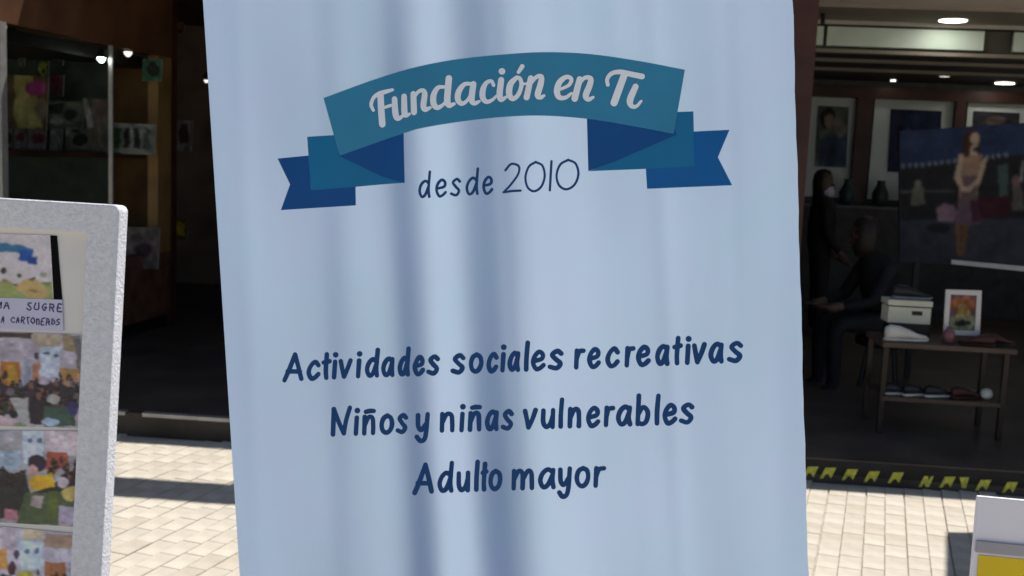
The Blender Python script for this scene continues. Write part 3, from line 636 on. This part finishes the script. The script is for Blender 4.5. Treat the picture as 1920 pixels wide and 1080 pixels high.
# ---- unseen shapes added above and beside the frame to cast shadows on the pavement
# box on arms before the roof edge, added to cast the dark strip at left
sA0 = on_z(215, 895, 0); sA1 = on_z(640, 905, 0)
sg = root('strip_shadow_caster', bl(-1, BE - .3, HR), 'blank dark box on arms above the left shop, added to cast the strip of shade', 'sign')
zsg = HR + .02
def lift(P, zz): return P + SUND * (zz / SUND.z)
pA = ab(lift(on_z(-150, 868, 0), zsg)); pB = ab(lift(on_z(620, 912, 0), zsg)); th = .1
fa = ab(lift(on_z(330, 878, 0), zsg))[1]; fbk = ab(lift(on_z(330, 913, 0), zsg))[1]
bbox('caster_box', pA[0], pB[0], fbk, fbk + .09, zsg, zsg + (fa - fbk - .09) / kb, mat('caster_brown', (.1, .06, .04), .5), sg)
for f in (.2, .8):
    aa = pA[0] + (pB[0] - pA[0]) * f; rod('arm', bl(aa, fbk + .05, zsg + .2), bl(aa, BE + .1, HR - .1), .02, BLACK, sg)
# sheet on two poles right of the frame, added to cast the shadow block
H = 2.6; c0 = lift(on_z(1776, 997, 0), H)
u1 = V((math.sin(R(22)), math.cos(R(22)), 0)); u2 = V((math.cos(R(12)), -math.sin(R(12)) * -.3, 0)).normalized()
cn = root('block_shadow_caster', (c0.x + .7, c0.y - .6, 0), 'small brown canopy on two poles right of the frame, added to cast a shadow', 'canopy')
c1 = c0 - u1 * 1.15; c2 = c1 + u2 * 1.5; c3 = c0 + u2 * 1.5
slab('caster_sheet', [c0, c1, c2, c3], (0, 0, 1), .03, mat('caster_cloth', (.25, .16, .1), .8), cn)
for c in (c2, c3):
    q = c + (c0 + c2 - c * 2) * .03; rod('pole', V((q.x, q.y, 0)), V((q.x, q.y, H)), .018, STEEL, cn)

# ================================================================== THE BANNER
def frame3(yaw, lean, roll):
    ex = V((math.cos(yaw), math.sin(yaw), 0)); ny = V((math.sin(yaw), -math.cos(yaw), 0))
    ez2 = math.cos(lean) * V((0, 0, 1)) - math.sin(lean) * ny
    e1 = math.cos(roll) * ex + math.sin(roll) * ez2; e2 = -math.sin(roll) * ex + math.cos(roll) * ez2
    return e1, e2, e1.cross(e2)
BX, BZ, BN = frame3(R(-2.34), R(2.74), R(5.21)); BC = V((.00351, 1.54808, 1.3)); BWD = .85
if BN.y > 0: BN = -BN
def buv(x, y):
    """sheet coordinates of the point of the folded sheet seen at a picture point"""
    w_ = 0.0
    for _ in range(3):
        d = on_plane(x, y, BC + BN * w_, BN) - BC; u, v = d.dot(BX), d.dot(BZ); w_ = wave(max(-.425, min(.425, u)), v)
    return u, v
def g(x, s): return math.exp(-.5 * (x / s) ** 2)
from math import erf
def G_(x, s): return s * math.sqrt(math.pi / 2) * erf(x / s / math.sqrt(2))     # integral of g
FOLD = 2.0; SGN = -1.0
_wr = [(random.uniform(-.42, .42), random.uniform(.008, .02), random.uniform(-.03, .03), random.uniform(1, 3), random.uniform(0, 6)) for _ in range(16)]
def WR(u, v): return sum(.0011 * g(u - c - sl * v, sg) * math.sin(f * v + p) for c, sg, sl, f, p in _wr)
def wave(u, v):
    a0, a1 = wave0(-.425, v), wave0(.425, v)
    return wave0(u, v) - a0 - (a1 - a0) * (u + .425) / .85
def wave0(u, v):
    d = -.012 * v + .004 * math.sin(3 * v)
    k = .72 - .55 * v if v > 0 else .72 - .35 * v
    k = max(.35, min(1.15, k)) * FOLD
    s = .50 * G_(u + .150 + d, .021) - .60 * G_(u + .094 + d, .023) + .56 * G_(u + .028 + d, .033) - .26 * G_(u - .065, .045)
    s += .10 * G_(u + .26, .03) - .12 * G_(u + .20 + d, .022) - .15 * G_(u - .26, .15) + .07 * G_(u - .30, .03) - .05 * G_(u + .36, .03)
    return SGN * s * k + .0006 * math.sin(40 * u + 9 * v) + WR(u, v) + .0007 * math.sin(17 * v - 12 * u) + .004 * math.cos(2.2 * v)
def bpt(u, v, h=0): return BC + BX * u + BZ * v + BN * (wave(u, v) + h)
VTOP = .72; VBOT = -1.2
SHEET = vinyl('banner_vinyl', (.20, .40, .90), (.50, .61, .70))
ban = root('roll_up_banner', bpt(0, VBOT) - V((0, 0, .06)), 'tall pale blue roll-up banner with teal ribbon emblem', 'banner')
nu, nv = 320, 90; vs = []
for j in range(nv + 1):
    v = VTOP + (VBOT - VTOP) * j / nv
    for i in range(nu + 1):
        u = -BWD / 2 + BWD * i / nu
        e = 0
        if i == nu: e = .0005 * math.sin(v * 31) + .0004 * math.sin(v * 93 + 1)
        vs.append(bpt(u + e, v))
fs = [(j * (nu + 1) + i, (j + 1) * (nu + 1) + i, (j + 1) * (nu + 1) + i + 1, j * (nu + 1) + i + 1) for j in range(nv) for i in range(nu)]
sheet = mesh('banner_sheet', vs, fs, SHEET, ban, True)
def bflat(u, v, h): return BC + BX * u + BZ * v + BN * h
AL = mat('aluminium', (.6, .6, .62), .35, metal=.8, noise=.08)
hexa('top_rail', [bflat(u, v, h) for v in (VTOP - .01, VTOP + .035) for u, h in ((-.43, .015), (.43, .015), (.43, -.02), (-.43, -.02))], AL, ban, .004)
Pb = bflat(0, VBOT, 0); zb_ = .09
hexa('base_cassette', [V((Pb.x + s * .44, Pb.y + t, zz)) for zz in (.001, zb_) for s, t in ((-1, -.09), (1, -.09), (1, .13), (-1, .13))], AL, ban, .012)
rod('support_pole', bflat(-.395, VBOT + .04, -.05), bflat(-.395, VTOP - .005, -.05), .007, AL, ban)
rod('pole_hook', bflat(-.395, VTOP - .008, -.05), bflat(-.395, VTOP - .008, -.012), .005, AL, ban)

INK = {k: mat('ink_' + k, c, (.3 if k == 'white' else .5), .2, noise=.05, scale=12) for k, c in dict(teal=(.036, .235, .42), deep_teal=(.008, .16, .36), navy=(.004, .075, .28), blue=(.004, .115, .38), text=(.006, .06, .21), white=(.82, .87, 1.0)).items()}
def bplace(x, y, h): u, v = buv(x, y); return bpt(u, v, h)
def patch(name, px, ink, h, parent):
    bm = bmesh.new(); uv = [buv(x, y) for x, y in px]
    f = bm.faces.new([bm.verts.new((u, v, 0)) for u, v in uv]); bmesh.ops.triangulate(bm, faces=[f])
    us = [p[0] for p in uv]; vv = [p[1] for p in uv]
    k = min(us)
    while k < max(us): bmesh.ops.bisect_plane(bm, geom=bm.verts[:] + bm.edges[:] + bm.faces[:], plane_co=(k, 0, 0), plane_no=(1, 0, 0)); k += .004
    k = min(vv)
    while k < max(vv): bmesh.ops.bisect_plane(bm, geom=bm.verts[:] + bm.edges[:] + bm.faces[:], plane_co=(0, k, 0), plane_no=(0, 1, 0)); k += .02
    for q in bm.verts: q.co = bpt(q.co.x, q.co.y, h)
    bmesh.ops.recalc_face_normals(bm, faces=bm.faces[:])
    me = bpy.data.meshes.new(name); bm.to_mesh(me); bm.free(); return link(name, me, INK[ink], parent, True)
def c1(x, y): return (500 + x / 3, 60 + y / 3)
def c2_(x, y): return (940 + x / 3, 60 + y / 3)
top = catmull([(607, 184), (700, 150), (780, 126), (860, 111), (960, 101), (1030, 98), (1110, 102), (1200, 115), (1284, 131)], 8)
bot = catmull([(1263, 251), (1200, 239), (1110, 224), (1020, 217), (950, 219), (880, 226), (803, 238), (757, 250), (637, 292)], 8)
patch('ribbon_tail', [c1(62, 712), c1(235, 695), c1(250, 880), c1(500, 866), c1(502, 975), c1(80, 1002), c1(132, 857)], 'navy', .0004, sheet)
patch('ribbon_middle', [c1(228, 590), c1(380, 580), c1(440, 690), c1(660, 812), c1(777, 848), c1(500, 871), c1(250, 890)], 'deep_teal', .0007, sheet)
patch('ribbon_fold', [c1(412, 700), c1(420, 676), c1(600, 590), c1(770, 530), c1(777, 850), c1(655, 815)], 'navy', .0010, sheet)
patch('ribbon_tail', [c2_(1080, 560), c2_(1283, 550), c2_(1218, 705), c2_(1298, 862), c2_(820, 882), c2_(812, 765), c2_(1080, 755)], 'blue', .0004, sheet)
patch('ribbon_middle', [c2_(985, 450), c2_(1080, 447), c2_(1086, 756), c2_(815, 770), c2_(490, 783), c2_(640, 725), c2_(950, 580)], 'deep_teal', .0007, sheet)
patch('ribbon_fold', [c2_(480, 440), c2_(975, 540), c2_(985, 578), c2_(640, 728), c2_(489, 782)], 'navy', .0010, sheet)
patch('ribbon_band', [tuple(p) for p in top] + [tuple(p) for p in bot], 'teal', .0014, sheet)

def lettering(name, strokes, ink, h0, parent, lab=None, k=6, place=bplace):
    vs, fs = [], []; stroke_geo(strokes, lambda x, y, h: place(x, y, h + h0), vs, fs, k)
    o = mesh(name, vs, fs, INK[ink], parent)
    if lab: o['label'] = lab
    return o
def L5(st): return [(680 + x / 6.857, 110 + y / 6.857, wd / 6.857) for x, y, wd in st]
def L6(st): return [(920 + x / 6.4, 100 + y / 6.4, wd / 6.4) for x, y, wd in st]
f5 = [[(232, 455, 82), (240, 640, 84), (255, 845, 84)], [(140, 665, 40), (112, 590, 48), (150, 495, 48), (240, 445, 62), (385, 402, 40)], [(285, 628, 40), (362, 602, 42)],
      [(412, 520, 72), (422, 690, 80), (445, 765, 72), (495, 755, 48), (540, 705, 36)], [(535, 485, 72), (540, 690, 80), (560, 730, 60), (605, 712, 36)],
      [(655, 455, 76), (662, 690, 78)], [(668, 500, 36), (715, 430, 46), (775, 408, 54), (800, 460, 72), (783, 600, 76), (805, 655, 66), (870, 632, 40)],
      [(1055, 365, 40), (970, 375, 58), (915, 470, 76), (915, 580, 80), (960, 630, 66), (1030, 598, 44), (1085, 530, 36)], [(1110, 255, 84), (1096, 420, 84), (1090, 540, 82), (1112, 602, 70), (1180, 582, 42)],
      [(1405, 325, 46), (1310, 332, 56), (1240, 420, 76), (1225, 520, 76), (1272, 578, 62), (1340, 545, 44), (1392, 460, 38)], [(1425, 328, 78), (1402, 520, 80), (1438, 575, 60), (1500, 550, 38)],
      [(1685, 345, 44), (1655, 290, 48), (1590, 315, 56), (1548, 400, 76), (1545, 500, 76), (1592, 555, 60), (1662, 535, 44), (1722, 480, 34)],
      [(1782, 275, 78), (1762, 460, 80), (1782, 530, 62), (1850, 492, 38)], [(1792, 165, 88)]]
f6 = [[(312, 292, 50), (240, 370, 74), (222, 480, 76), (262, 548, 58), (330, 500, 54), (370, 385, 52), (352, 305, 48), (312, 292, 46)], [(372, 372, 36), (430, 366, 32)], [(335, 228, 44), (380, 158, 56)],
      [(482, 300, 70), (432, 530, 74)], [(470, 385, 34), (545, 290, 48), (608, 282, 60), (600, 370, 74), (565, 500, 74), (600, 530, 54), (642, 508, 34)],
      [(842, 432, 36), (940, 382, 44), (968, 312, 50), (910, 285, 54), (830, 345, 70), (795, 450, 76), (822, 528, 64), (900, 532, 48), (968, 482, 36)],
      [(1068, 312, 74), (1008, 545, 80)], [(1050, 390, 34), (1125, 298, 48), (1198, 305, 64), (1188, 385, 74), (1142, 505, 76), (1172, 555, 56), (1230, 528, 34)],
      [(1602, 262, 84), (1480, 595, 88)], [(1405, 380, 46), (1398, 312, 48), (1450, 245, 52), (1550, 225, 58), (1680, 252, 66), (1815, 280, 70)],
      [(1738, 400, 72), (1672, 560, 80), (1692, 635, 58), (1750, 635, 42), (1805, 575, 32)]]
lettering('emblem_lettering', [L5(s) for s in f5] + [L6(s) for s in f6], 'white', .0018, sheet, 'white script words on the teal ribbon')
A3 = lambda x: 500 + x / 3
B3 = lambda x: 940 + x / 3
w1 = [('d', A3(850), A3(920)), ('e', A3(945), A3(1012)), ('s', A3(1030), A3(1092)), ('d', A3(1115), A3(1190)), ('e', A3(1210), A3(1272))]
lettering('since_lettering', script_line(w1, ((785, 372.5), (1083, 355)), (35, 36), 5.2), 'text', .0004, sheet)
w1 = [('2', B3(8), B3(112)), ('0', B3(124), B3(246)), ('1', B3(262), B3(284)), ('0', B3(298), B3(436))]
lettering('year_lettering', script_line(w1, ((785, 374), (1083, 356)), (32, 33), 4.3), 'text', .0004, sheet)
w1 = [(c, A3(p), A3(q)) for c, p, q in (('A', 90, 205), ('c', 222, 300), ('t', 305, 357), ('i', 370, 390), ('v', 402, 476), ('i', 505, 525), ('d', 550, 630), ('a', 643, 717), ('d', 736, 803), ('e', 820, 888), ('s', 898, 972), ('s', 1035, 1116), ('o', 1135, 1216), ('c', 1235, 1300), ('i', 1316, 1336))]
w1 += [(c, B3(p), B3(q)) for c, p, q in (('a', 33, 102), ('l', 125, 152), ('e', 163, 247), ('s', 260, 347), ('r', 405, 466), ('e', 480, 557), ('c', 583, 662), ('r', 690, 746), ('e', 755, 837), ('a', 863, 942), ('t', 958, 1012), ('i', 1035, 1056), ('v', 1068, 1146), ('a', 1163, 1247), ('s', 1268, 1357))]
lettering('activity_lettering', script_line(w1, ((587, 713.5), (1377, 681)), (39, 42), 8.7), 'text', .0004, sheet)
w1 = [(c, A3(p), A3(q)) for c, p, q in (('N', 353, 472), ('i', 490, 514), ('ñ', 533, 614), ('o', 633, 714), ('s', 726, 792), ('y', 833, 912), ('n', 968, 1060), ('i', 1085, 1108), ('ñ', 1128, 1210), ('a', 1226, 1302), ('s', 1318, 1387))]
w1 += [(c, B3(p), B3(q)) for c, p, q in (('v', 118, 197), ('u', 218, 300), ('l', 318, 346), ('n', 368, 452), ('e', 473, 554), ('r', 573, 631), ('a', 643, 732), ('b', 750, 834), ('l', 860, 887), ('e', 903, 987), ('s', 998, 1082))]
lettering('children_lettering', script_line(w1, ((623, 819), (1290, 796)), (40, 42), 8.8), 'text', .0004, sheet)
w1 = [(c, A3(p), A3(q)) for c, p, q in (('A', 823, 937), ('d', 958, 1047), ('u', 1063, 1142), ('l', 1165, 1190), ('t', 1200, 1240), ('o', 1245, 1322))]
w1 += [(c, B3(p), B3(q)) for c, p, q in (('m', 53, 184), ('a', 203, 302), ('y', 313, 392), ('o', 410, 497), ('r', 513, 582))]
lettering('elder_lettering', script_line(w1, ((778, 926.5), (1122, 914.5)), (42, 42), 9.0), 'text', .0004, sheet)

# ================================================================== PHOTO BOARD at left
DX, DZ, DN = frame3(R(-8.2), R(5), R(-.38))
if DN.y > 0: DN = -DN
DC = CAM + ray(224, 384) * 1.95                    # its top right front corner
def dpt(x, y, h=0): return on_plane(x, y, DC + DN * h, DN)
def duv(u, v, h=0): return DC + DX * u + DZ * v + DN * h
FOAM = mat('grey_white_foam', (.74, .74, .77), .75, .25, noise=.09, scale=95, bump=.7, bscale=190)
brd = root('photo_board', duv(-.5, -1.35), 'white framed board of photos standing at the left edge', 'display board')
BWT, BHT, FR, TK = .95, 1.25, .0, .032
# frame bars with mitred inner edges: outer and inner outlines
cin = dpt(164, 436); iu, iv = (cin - DC).dot(DX), (cin - DC).dot(DZ)
O_ = [(0, 0), (-BWT, 0), (-BWT, -BHT), (0, -BHT)]; I_ = [(iu, iv), (-BWT - iu, iv), (-BWT - iu, -BHT - iv), (iu, -BHT - iv)]
ou, om = [], []                                   # rounded outer outline, and the inner corner each point belongs to
RC = .013
for i, (cu, cv, q0) in enumerate(((-RC, -RC, 0), (-BWT + RC, -RC, 90), (-BWT + RC, -BHT + RC, 180), (-RC, -BHT + RC, 270))):
    for k in range(7):
        q = R(q0 + 15 * k); ou.append((cu, cv, math.cos(q), math.sin(q))); om.append(i)
n_ = len(ou); rings = [(RC - .005, 0), (RC - .0022, -.0006), (RC - .0006, -.0022), (RC, -.005), (RC, -TK)]
rv = [duv(u, v) for u, v in I_] + [duv(u, v, -TK) for u, v in I_]; rf = []
for rr, h in rings: rv += [duv(cu + rr * c, cv + rr * s_, h) for cu, cv, c, s_ in ou]
def oi(k, j): return 8 + k * n_ + j % n_
for j in range(n_):
    p, q = om[j], om[(j + 1) % n_]
    rf.append((oi(0, j), oi(0, j + 1), q, p) if p != q else (oi(0, j), oi(0, j + 1), p))
    rf.append((oi(4, j), oi(4, j + 1), q + 4, p + 4) if p != q else (oi(4, j), oi(4, j + 1), p + 4))
    for k in range(4): rf.append((oi(k, j), oi(k, j + 1), oi(k + 1, j + 1), oi(k + 1, j)))
for i in range(4): rf.append((i, (i + 1) % 4, (i + 1) % 4 + 4, i + 4))
fr = mesh('frame', rv, rf, FOAM, brd)
bm = bmesh.new(); bm.from_mesh(fr.data); bmesh.ops.recalc_face_normals(bm, faces=bm.faces[:]); bm.to_mesh(fr.data); bm.free()
slab('backing_panel', [duv(u, v, -.014) for u, v in [(-.01, -.01), (-BWT + .01, -.01), (-BWT + .01, -BHT + .01), (-.01, -BHT + .01)]], -DN, .01, mat('cream_panel', (.74, .71, .68), .6, noise=.04), brd)
for s in (-.15, -.8):
    rod('easel_leg', duv(s, -.2, -.05), V((duv(s, -1.2).x, duv(s, -1.2).y + .1, 0)), .014, WOOD, brd)
rod('easel_leg', duv(-.47, -.1, -.06), V((duv(-.47, -1).x, duv(-.47, -1).y + .75, 0)), .014, WOOD, brd)
slab('easel_ledge', [duv(u, -BHT - .001, h) for u, h in ((-.02, .03), (-.93, .03), (-.93, -.06), (-.02, -.06))], -DZ, .02, WOOD, brd)
hp = lambda h: (lambda x, y: dpt(x, y, h))
lav, ppl, wall_ = (188, 180, 198), (46, 38, 52), (170, 160, 170)
# emblem print with black side strip
slab('black_strip', [dpt(x, y, -.0134) for x, y in ((92, 441), (107, 442), (117, 562), (99, 562))], DN, .0012, mat('black_tape', (.005, .004, .005), .8, .08), brd)
sh = [('p', [(-60, 455), (0, 456), (30, 459), (60, 465), (61, 476), (34, 474), (0, 472), (-60, 470)], (42, 92, 128)), ('p', [(34, 470), (61, 468), (62, 488), (36, 489)], (28, 66, 134)), ('p', [(52, 482), (72, 482), (70, 495), (52, 495)], (18, 52, 116)),
      ('p', [(-60, 540), (-60, 530), (20, 528), (50, 540), (100, 528), (102, 570), (-60, 570)], (128, 134, 84)), ('p', [(22, 535), (55, 520), (75, 528), (95, 548), (80, 562), (50, 556)], (162, 138, 92)),
      ('e', 6, 509, 6, 5, (50, 44, 40)), ('e', 36, 516, 6, 4, (66, 52, 40)), ('e', 60, 523, 6, 3, (70, 56, 42)), ('e', 80, 515, 7, 5, (132, 138, 118)), ('e', 30, 535, 6, 3, (76, 76, 36)), ('e', 88, 530, 9, 3, (96, 104, 60)), ('e', 8, 528, 5, 4, (120, 108, 70)), ('e', 60, 546, 10, 3, (136, 96, 48)), ('e', 40, 556, 6, 5, (110, 144, 96))]
picture('emblem_photo', [(-60, 437), (94, 441), (101, 566), (-60, 566)], hp(-.0118), sh, (176, 168, 172), PRG, brd, 120, 100, 1.6, 4, .02, 1.8, .06)
slab('note_paper', [dpt(x, y, -.0116) for x, y in ((-70, 556), (117, 562), (119, 621), (-70, 613))], DN, .0008, mat('note_lavender', (.60, .58, .74), .6, noise=.05), brd)
n1 = [(c, -8 + i * 14.2, -8 + i * 14.2 + 11.5) for i, c in enumerate('MK  SUGRE') if c != ' ']
INK['pen'] = mat('pen_ink', (.05, .05, .16), .6, noise=.4, scale=90)
lettering('pen_writing', script_line(n1, ((0, 579), (100, 584)), (15, 15), 2.6, 1.3), 'pen', -.0106, brd, None, 3, dpt)
n1 = [(c, 1 + i * 9.4, 1 + i * 9.4 + 7.6) for i, c in enumerate('K CKRTOnEROS') if c != ' ']
lettering('pen_writing', script_line(n1, ((0, 605), (110, 611)), (13, 13), 2.2, 1.2), 'pen', -.0106, brd, None, 3, dpt)
def crowd(x0, x1, y0, y1, seed, n=44, pal=((30, 22, 38), (22, 26, 36), (54, 34, 50), (120, 80, 76), (32, 48, 42), (62, 28, 42), (100, 94, 104), (40, 34, 32))):
    r_ = random.Random(seed); out = []
    for i in range(n):
        y = y0 + (y1 - y0) * (i / n) ** .8; x = r_.uniform(x0, x1); s = 3 + 4.2 * (y - y0) / (y1 - y0)
        out += [('e', x, y + s * 1.5, s * 1.2, s * 1.5, r_.choice(pal)), ('e', x, y, s * .55, s * .7, (112, 78, 70)), ('e', x, y - s * .2, s * .7, s * .62, (20, 14, 20))]
    return out
# row of group photos
def gphoto(quad, shapes, bg): return picture('group_photo', quad, hp(-.0124), shapes, bg, PRG, brd, 130, 140, 1.25, 2, .025, 1.4, .14)
gphoto([(-90, 620), (152, 627), (146, 803), (-90, 796)],
       [('p', [(-90, 620), (60, 624), (58, 634), (-90, 630)], (64, 50, 48)), ('p', [(62, 626), (116, 628), (114, 650), (62, 648)], (166, 150, 134)), ('p', [(117, 628), (152, 628), (150, 660), (117, 658)], (140, 122, 96)), ('p', [(138, 628), (152, 629), (150, 700), (146, 700)], (96, 94, 100)),
        ('p', [(0, 676), (38, 678), (38, 740), (0, 740)], (150, 98, 44)), ('p', [(14, 684), (32, 684), (32, 725), (16, 725)], (164, 124, 44)), ('p', [(46, 674), (58, 676), (56, 735), (42, 735)], (132, 142, 166)),
        ('p', [(78, 648), (114, 650), (110, 710), (76, 706)], (178, 186, 206)), ('e', 88, 664, 6, 3, (80, 92, 120)), ('e', 104, 667, 5, 4, (74, 92, 130)), ('p', [(62, 682), (76, 682), (74, 714), (60, 712)], (168, 112, 88)), ('e', 70, 668, 6, 8, (60, 58, 72)),
        ('p', [(113, 690), (150, 692), (148, 712), (112, 714)], (150, 116, 68)), ('p', [(110, 714), (148, 712), (146, 740), (108, 738)], (160, 124, 100))]
       + [('p', [(-90, 716), (0, 712), (20, 728), (44, 722), (58, 712), (84, 722), (110, 714), (128, 726), (150, 716), (146, 775), (-90, 775)], (46, 36, 50))] + crowd(-60, 52, 690, 770, 3, 40) + crowd(58, 146, 700, 770, 5, 46) +
       [('p', [(18, 748), (52, 744), (56, 790), (40, 785)], (158, 156, 158)), ('e', 100, 748, 12, 9, (160, 158, 158)), ('p', [(82, 764), (146, 760), (142, 800), (82, 800)], (50, 74, 66)), ('e', 137, 765, 10, 14, (46, 42, 96)), ('e', 96, 792, 14, 7, (150, 170, 196)), ('p', [(58, 744), (82, 760), (80, 796), (54, 796)], (34, 26, 40)), ('p', [(-90, 778), (16, 780), (56, 803), (-90, 803)], (186, 166, 172)), ('e', 38, 798, 12, 5, (130, 146, 120))],
       (164, 156, 170))
gphoto([(-90, 806), (149, 808), (143, 988), (-90, 974)],
       [('p', [(-90, 808), (40, 808), (42, 860), (-90, 860)], (152, 150, 160)), ('p', [(-90, 845), (38, 845), (36, 880), (-90, 880)], (150, 168, 190)), ('p', [(42, 806), (84, 806), (80, 868), (44, 870)], (184, 194, 214)), ('e', 56, 826, 5, 4, (96, 108, 134)), ('e', 74, 826, 5, 4, (96, 108, 134)), ('p', [(84, 806), (148, 810), (146, 856), (84, 850)], (196, 182, 192)), ('p', [(88, 846), (128, 850), (126, 882), (86, 880)], (150, 76, 62))]
       + [('p', [(-90, 884), (0, 878), (20, 890), (48, 880), (54, 925), (100, 908), (120, 896), (146, 902), (146, 930), (-90, 935)], (38, 32, 40))] + crowd(-60, 44, 872, 930, 11, 46, ((34, 34, 40), (40, 44, 40), (26, 24, 34), (60, 60, 58))) + crowd(92, 142, 858, 900, 12, 18) +
       [('e', 70, 868, 18, 16, (38, 26, 48)), ('e', 62, 880, 8, 9, (190, 150, 150)), ('p', [(54, 894), (98, 886), (104, 912), (56, 920)], (206, 160, 40)), ('e', 118, 904, 10, 8, (176, 168, 180)), ('p', [(-90, 915), (50, 915), (48, 972), (-90, 970)], (36, 38, 42)), ('p', [(48, 925), (146, 920), (143, 984), (30, 984)], (70, 84, 58)), ('p', [(60, 930), (82, 930), (78, 952), (56, 950)], (160, 150, 150)), ('e', 132, 925, 16, 14, (178, 160, 96)), ('p', [(110, 948), (142, 950), (140, 985), (110, 984)], (168, 158, 180)), ('p', [(92, 920), (108, 920), (108, 975), (88, 975)], (84, 98, 48)), ('p', [(10, 955), (34, 958), (34, 975), (8, 975)], (170, 110, 130))],
       (150, 148, 158))
gphoto([(-90, 978), (139, 1000), (134, 1190), (-90, 1180)],
       [('p', [(40, 988), (82, 994), (80, 1012), (44, 1010)], (196, 184, 160)), ('p', [(84, 1000), (138, 1004), (136, 1030), (84, 1026)], (164, 140, 126)), ('p', [(-90, 980), (30, 986), (30, 1040), (-90, 1040)], (182, 170, 186)), ('p', [(34, 1012), (82, 1016), (78, 1072), (40, 1070)], (184, 200, 220)), ('e', 50, 1034, 5, 4, (92, 110, 134)), ('e', 70, 1034, 5, 4, (92, 110, 134)), ('p', [(84, 1052), (124, 1056), (122, 1084), (84, 1080)], (152, 96, 66)), ('p', [(-90, 1028), (14, 1030), (14, 1068), (-90, 1068)], (190, 140, 80)), ('e', 32, 1040, 7, 10, (58, 50, 90)), ('e', 22, 1066, 8, 14, (76, 36, 56)), ('e', 48, 1078, 16, 8, (180, 170, 70))]
       + [('p', [(-90, 1088), (20, 1080), (60, 1092), (100, 1078), (136, 1088), (134, 1190), (-90, 1190)], (44, 36, 46))] + crowd(60, 132, 1070, 1150, 21, 44) + crowd(-60, 30, 1070, 1150, 22, 40),
       (182, 176, 196))

# ================================================================== WHITE AND YELLOW SIGN at right
QX, QZ, QN = frame3(R(-6.4), R(5), R(-1.0))
if QN.y > 0: QN = -QN
QC = CAM + ray(1833, 930) * 2.3
def qpt(x, y, h=0): return on_plane(x, y, QC + QN * h, QN)
def quv(u, v, h=0): return QC + QX * u + QZ * v + QN * h
sgn = root('easel_sign', quv(.3, -.98), 'white and yellow sign board standing at bottom right', 'sign')
ycm = mat('sign_white', (.84, .80, .83), .5, noise=.04, scale=4)
hgt = QC.z / QZ.z - .02
bevel_mesh(slab('sign_panel', [quv(u, v, 0) for u, v in ((0, 0), (.62, 0), (.62, -hgt), (0, -hgt))], -QN, .012, ycm, sgn), .003, 2)
v1 = (qpt(1826, 1012) - QC).dot(QZ); v2 = (qpt(1824, 1034) - QC).dot(QZ)
bevel_mesh(slab('grey_ledge', [quv(u, v, .001) for u, v in ((.004, v1), (.616, v1), (.616, v2), (.004, v2))], QN, .006, mat('sign_grey', (.40, .37, .38), .6, noise=.06), sgn), .002, 2)
slab('yellow_print', [quv(u, v, .001) for u, v in ((.012, v2 - .006), (.608, v2 - .006), (.608, -hgt + .03), (.012, -hgt + .03))], QN, .0015, mat('sign_yellow', (.80, .56, .015), .45, noise=.07, scale=3), sgn)
for u in (.06, .56):
    rod('rear_leg', quv(u, -.1, -.02), V((quv(u, -.9).x, quv(u, -.9).y + .45, 0)), .012, STEEL, sgn)
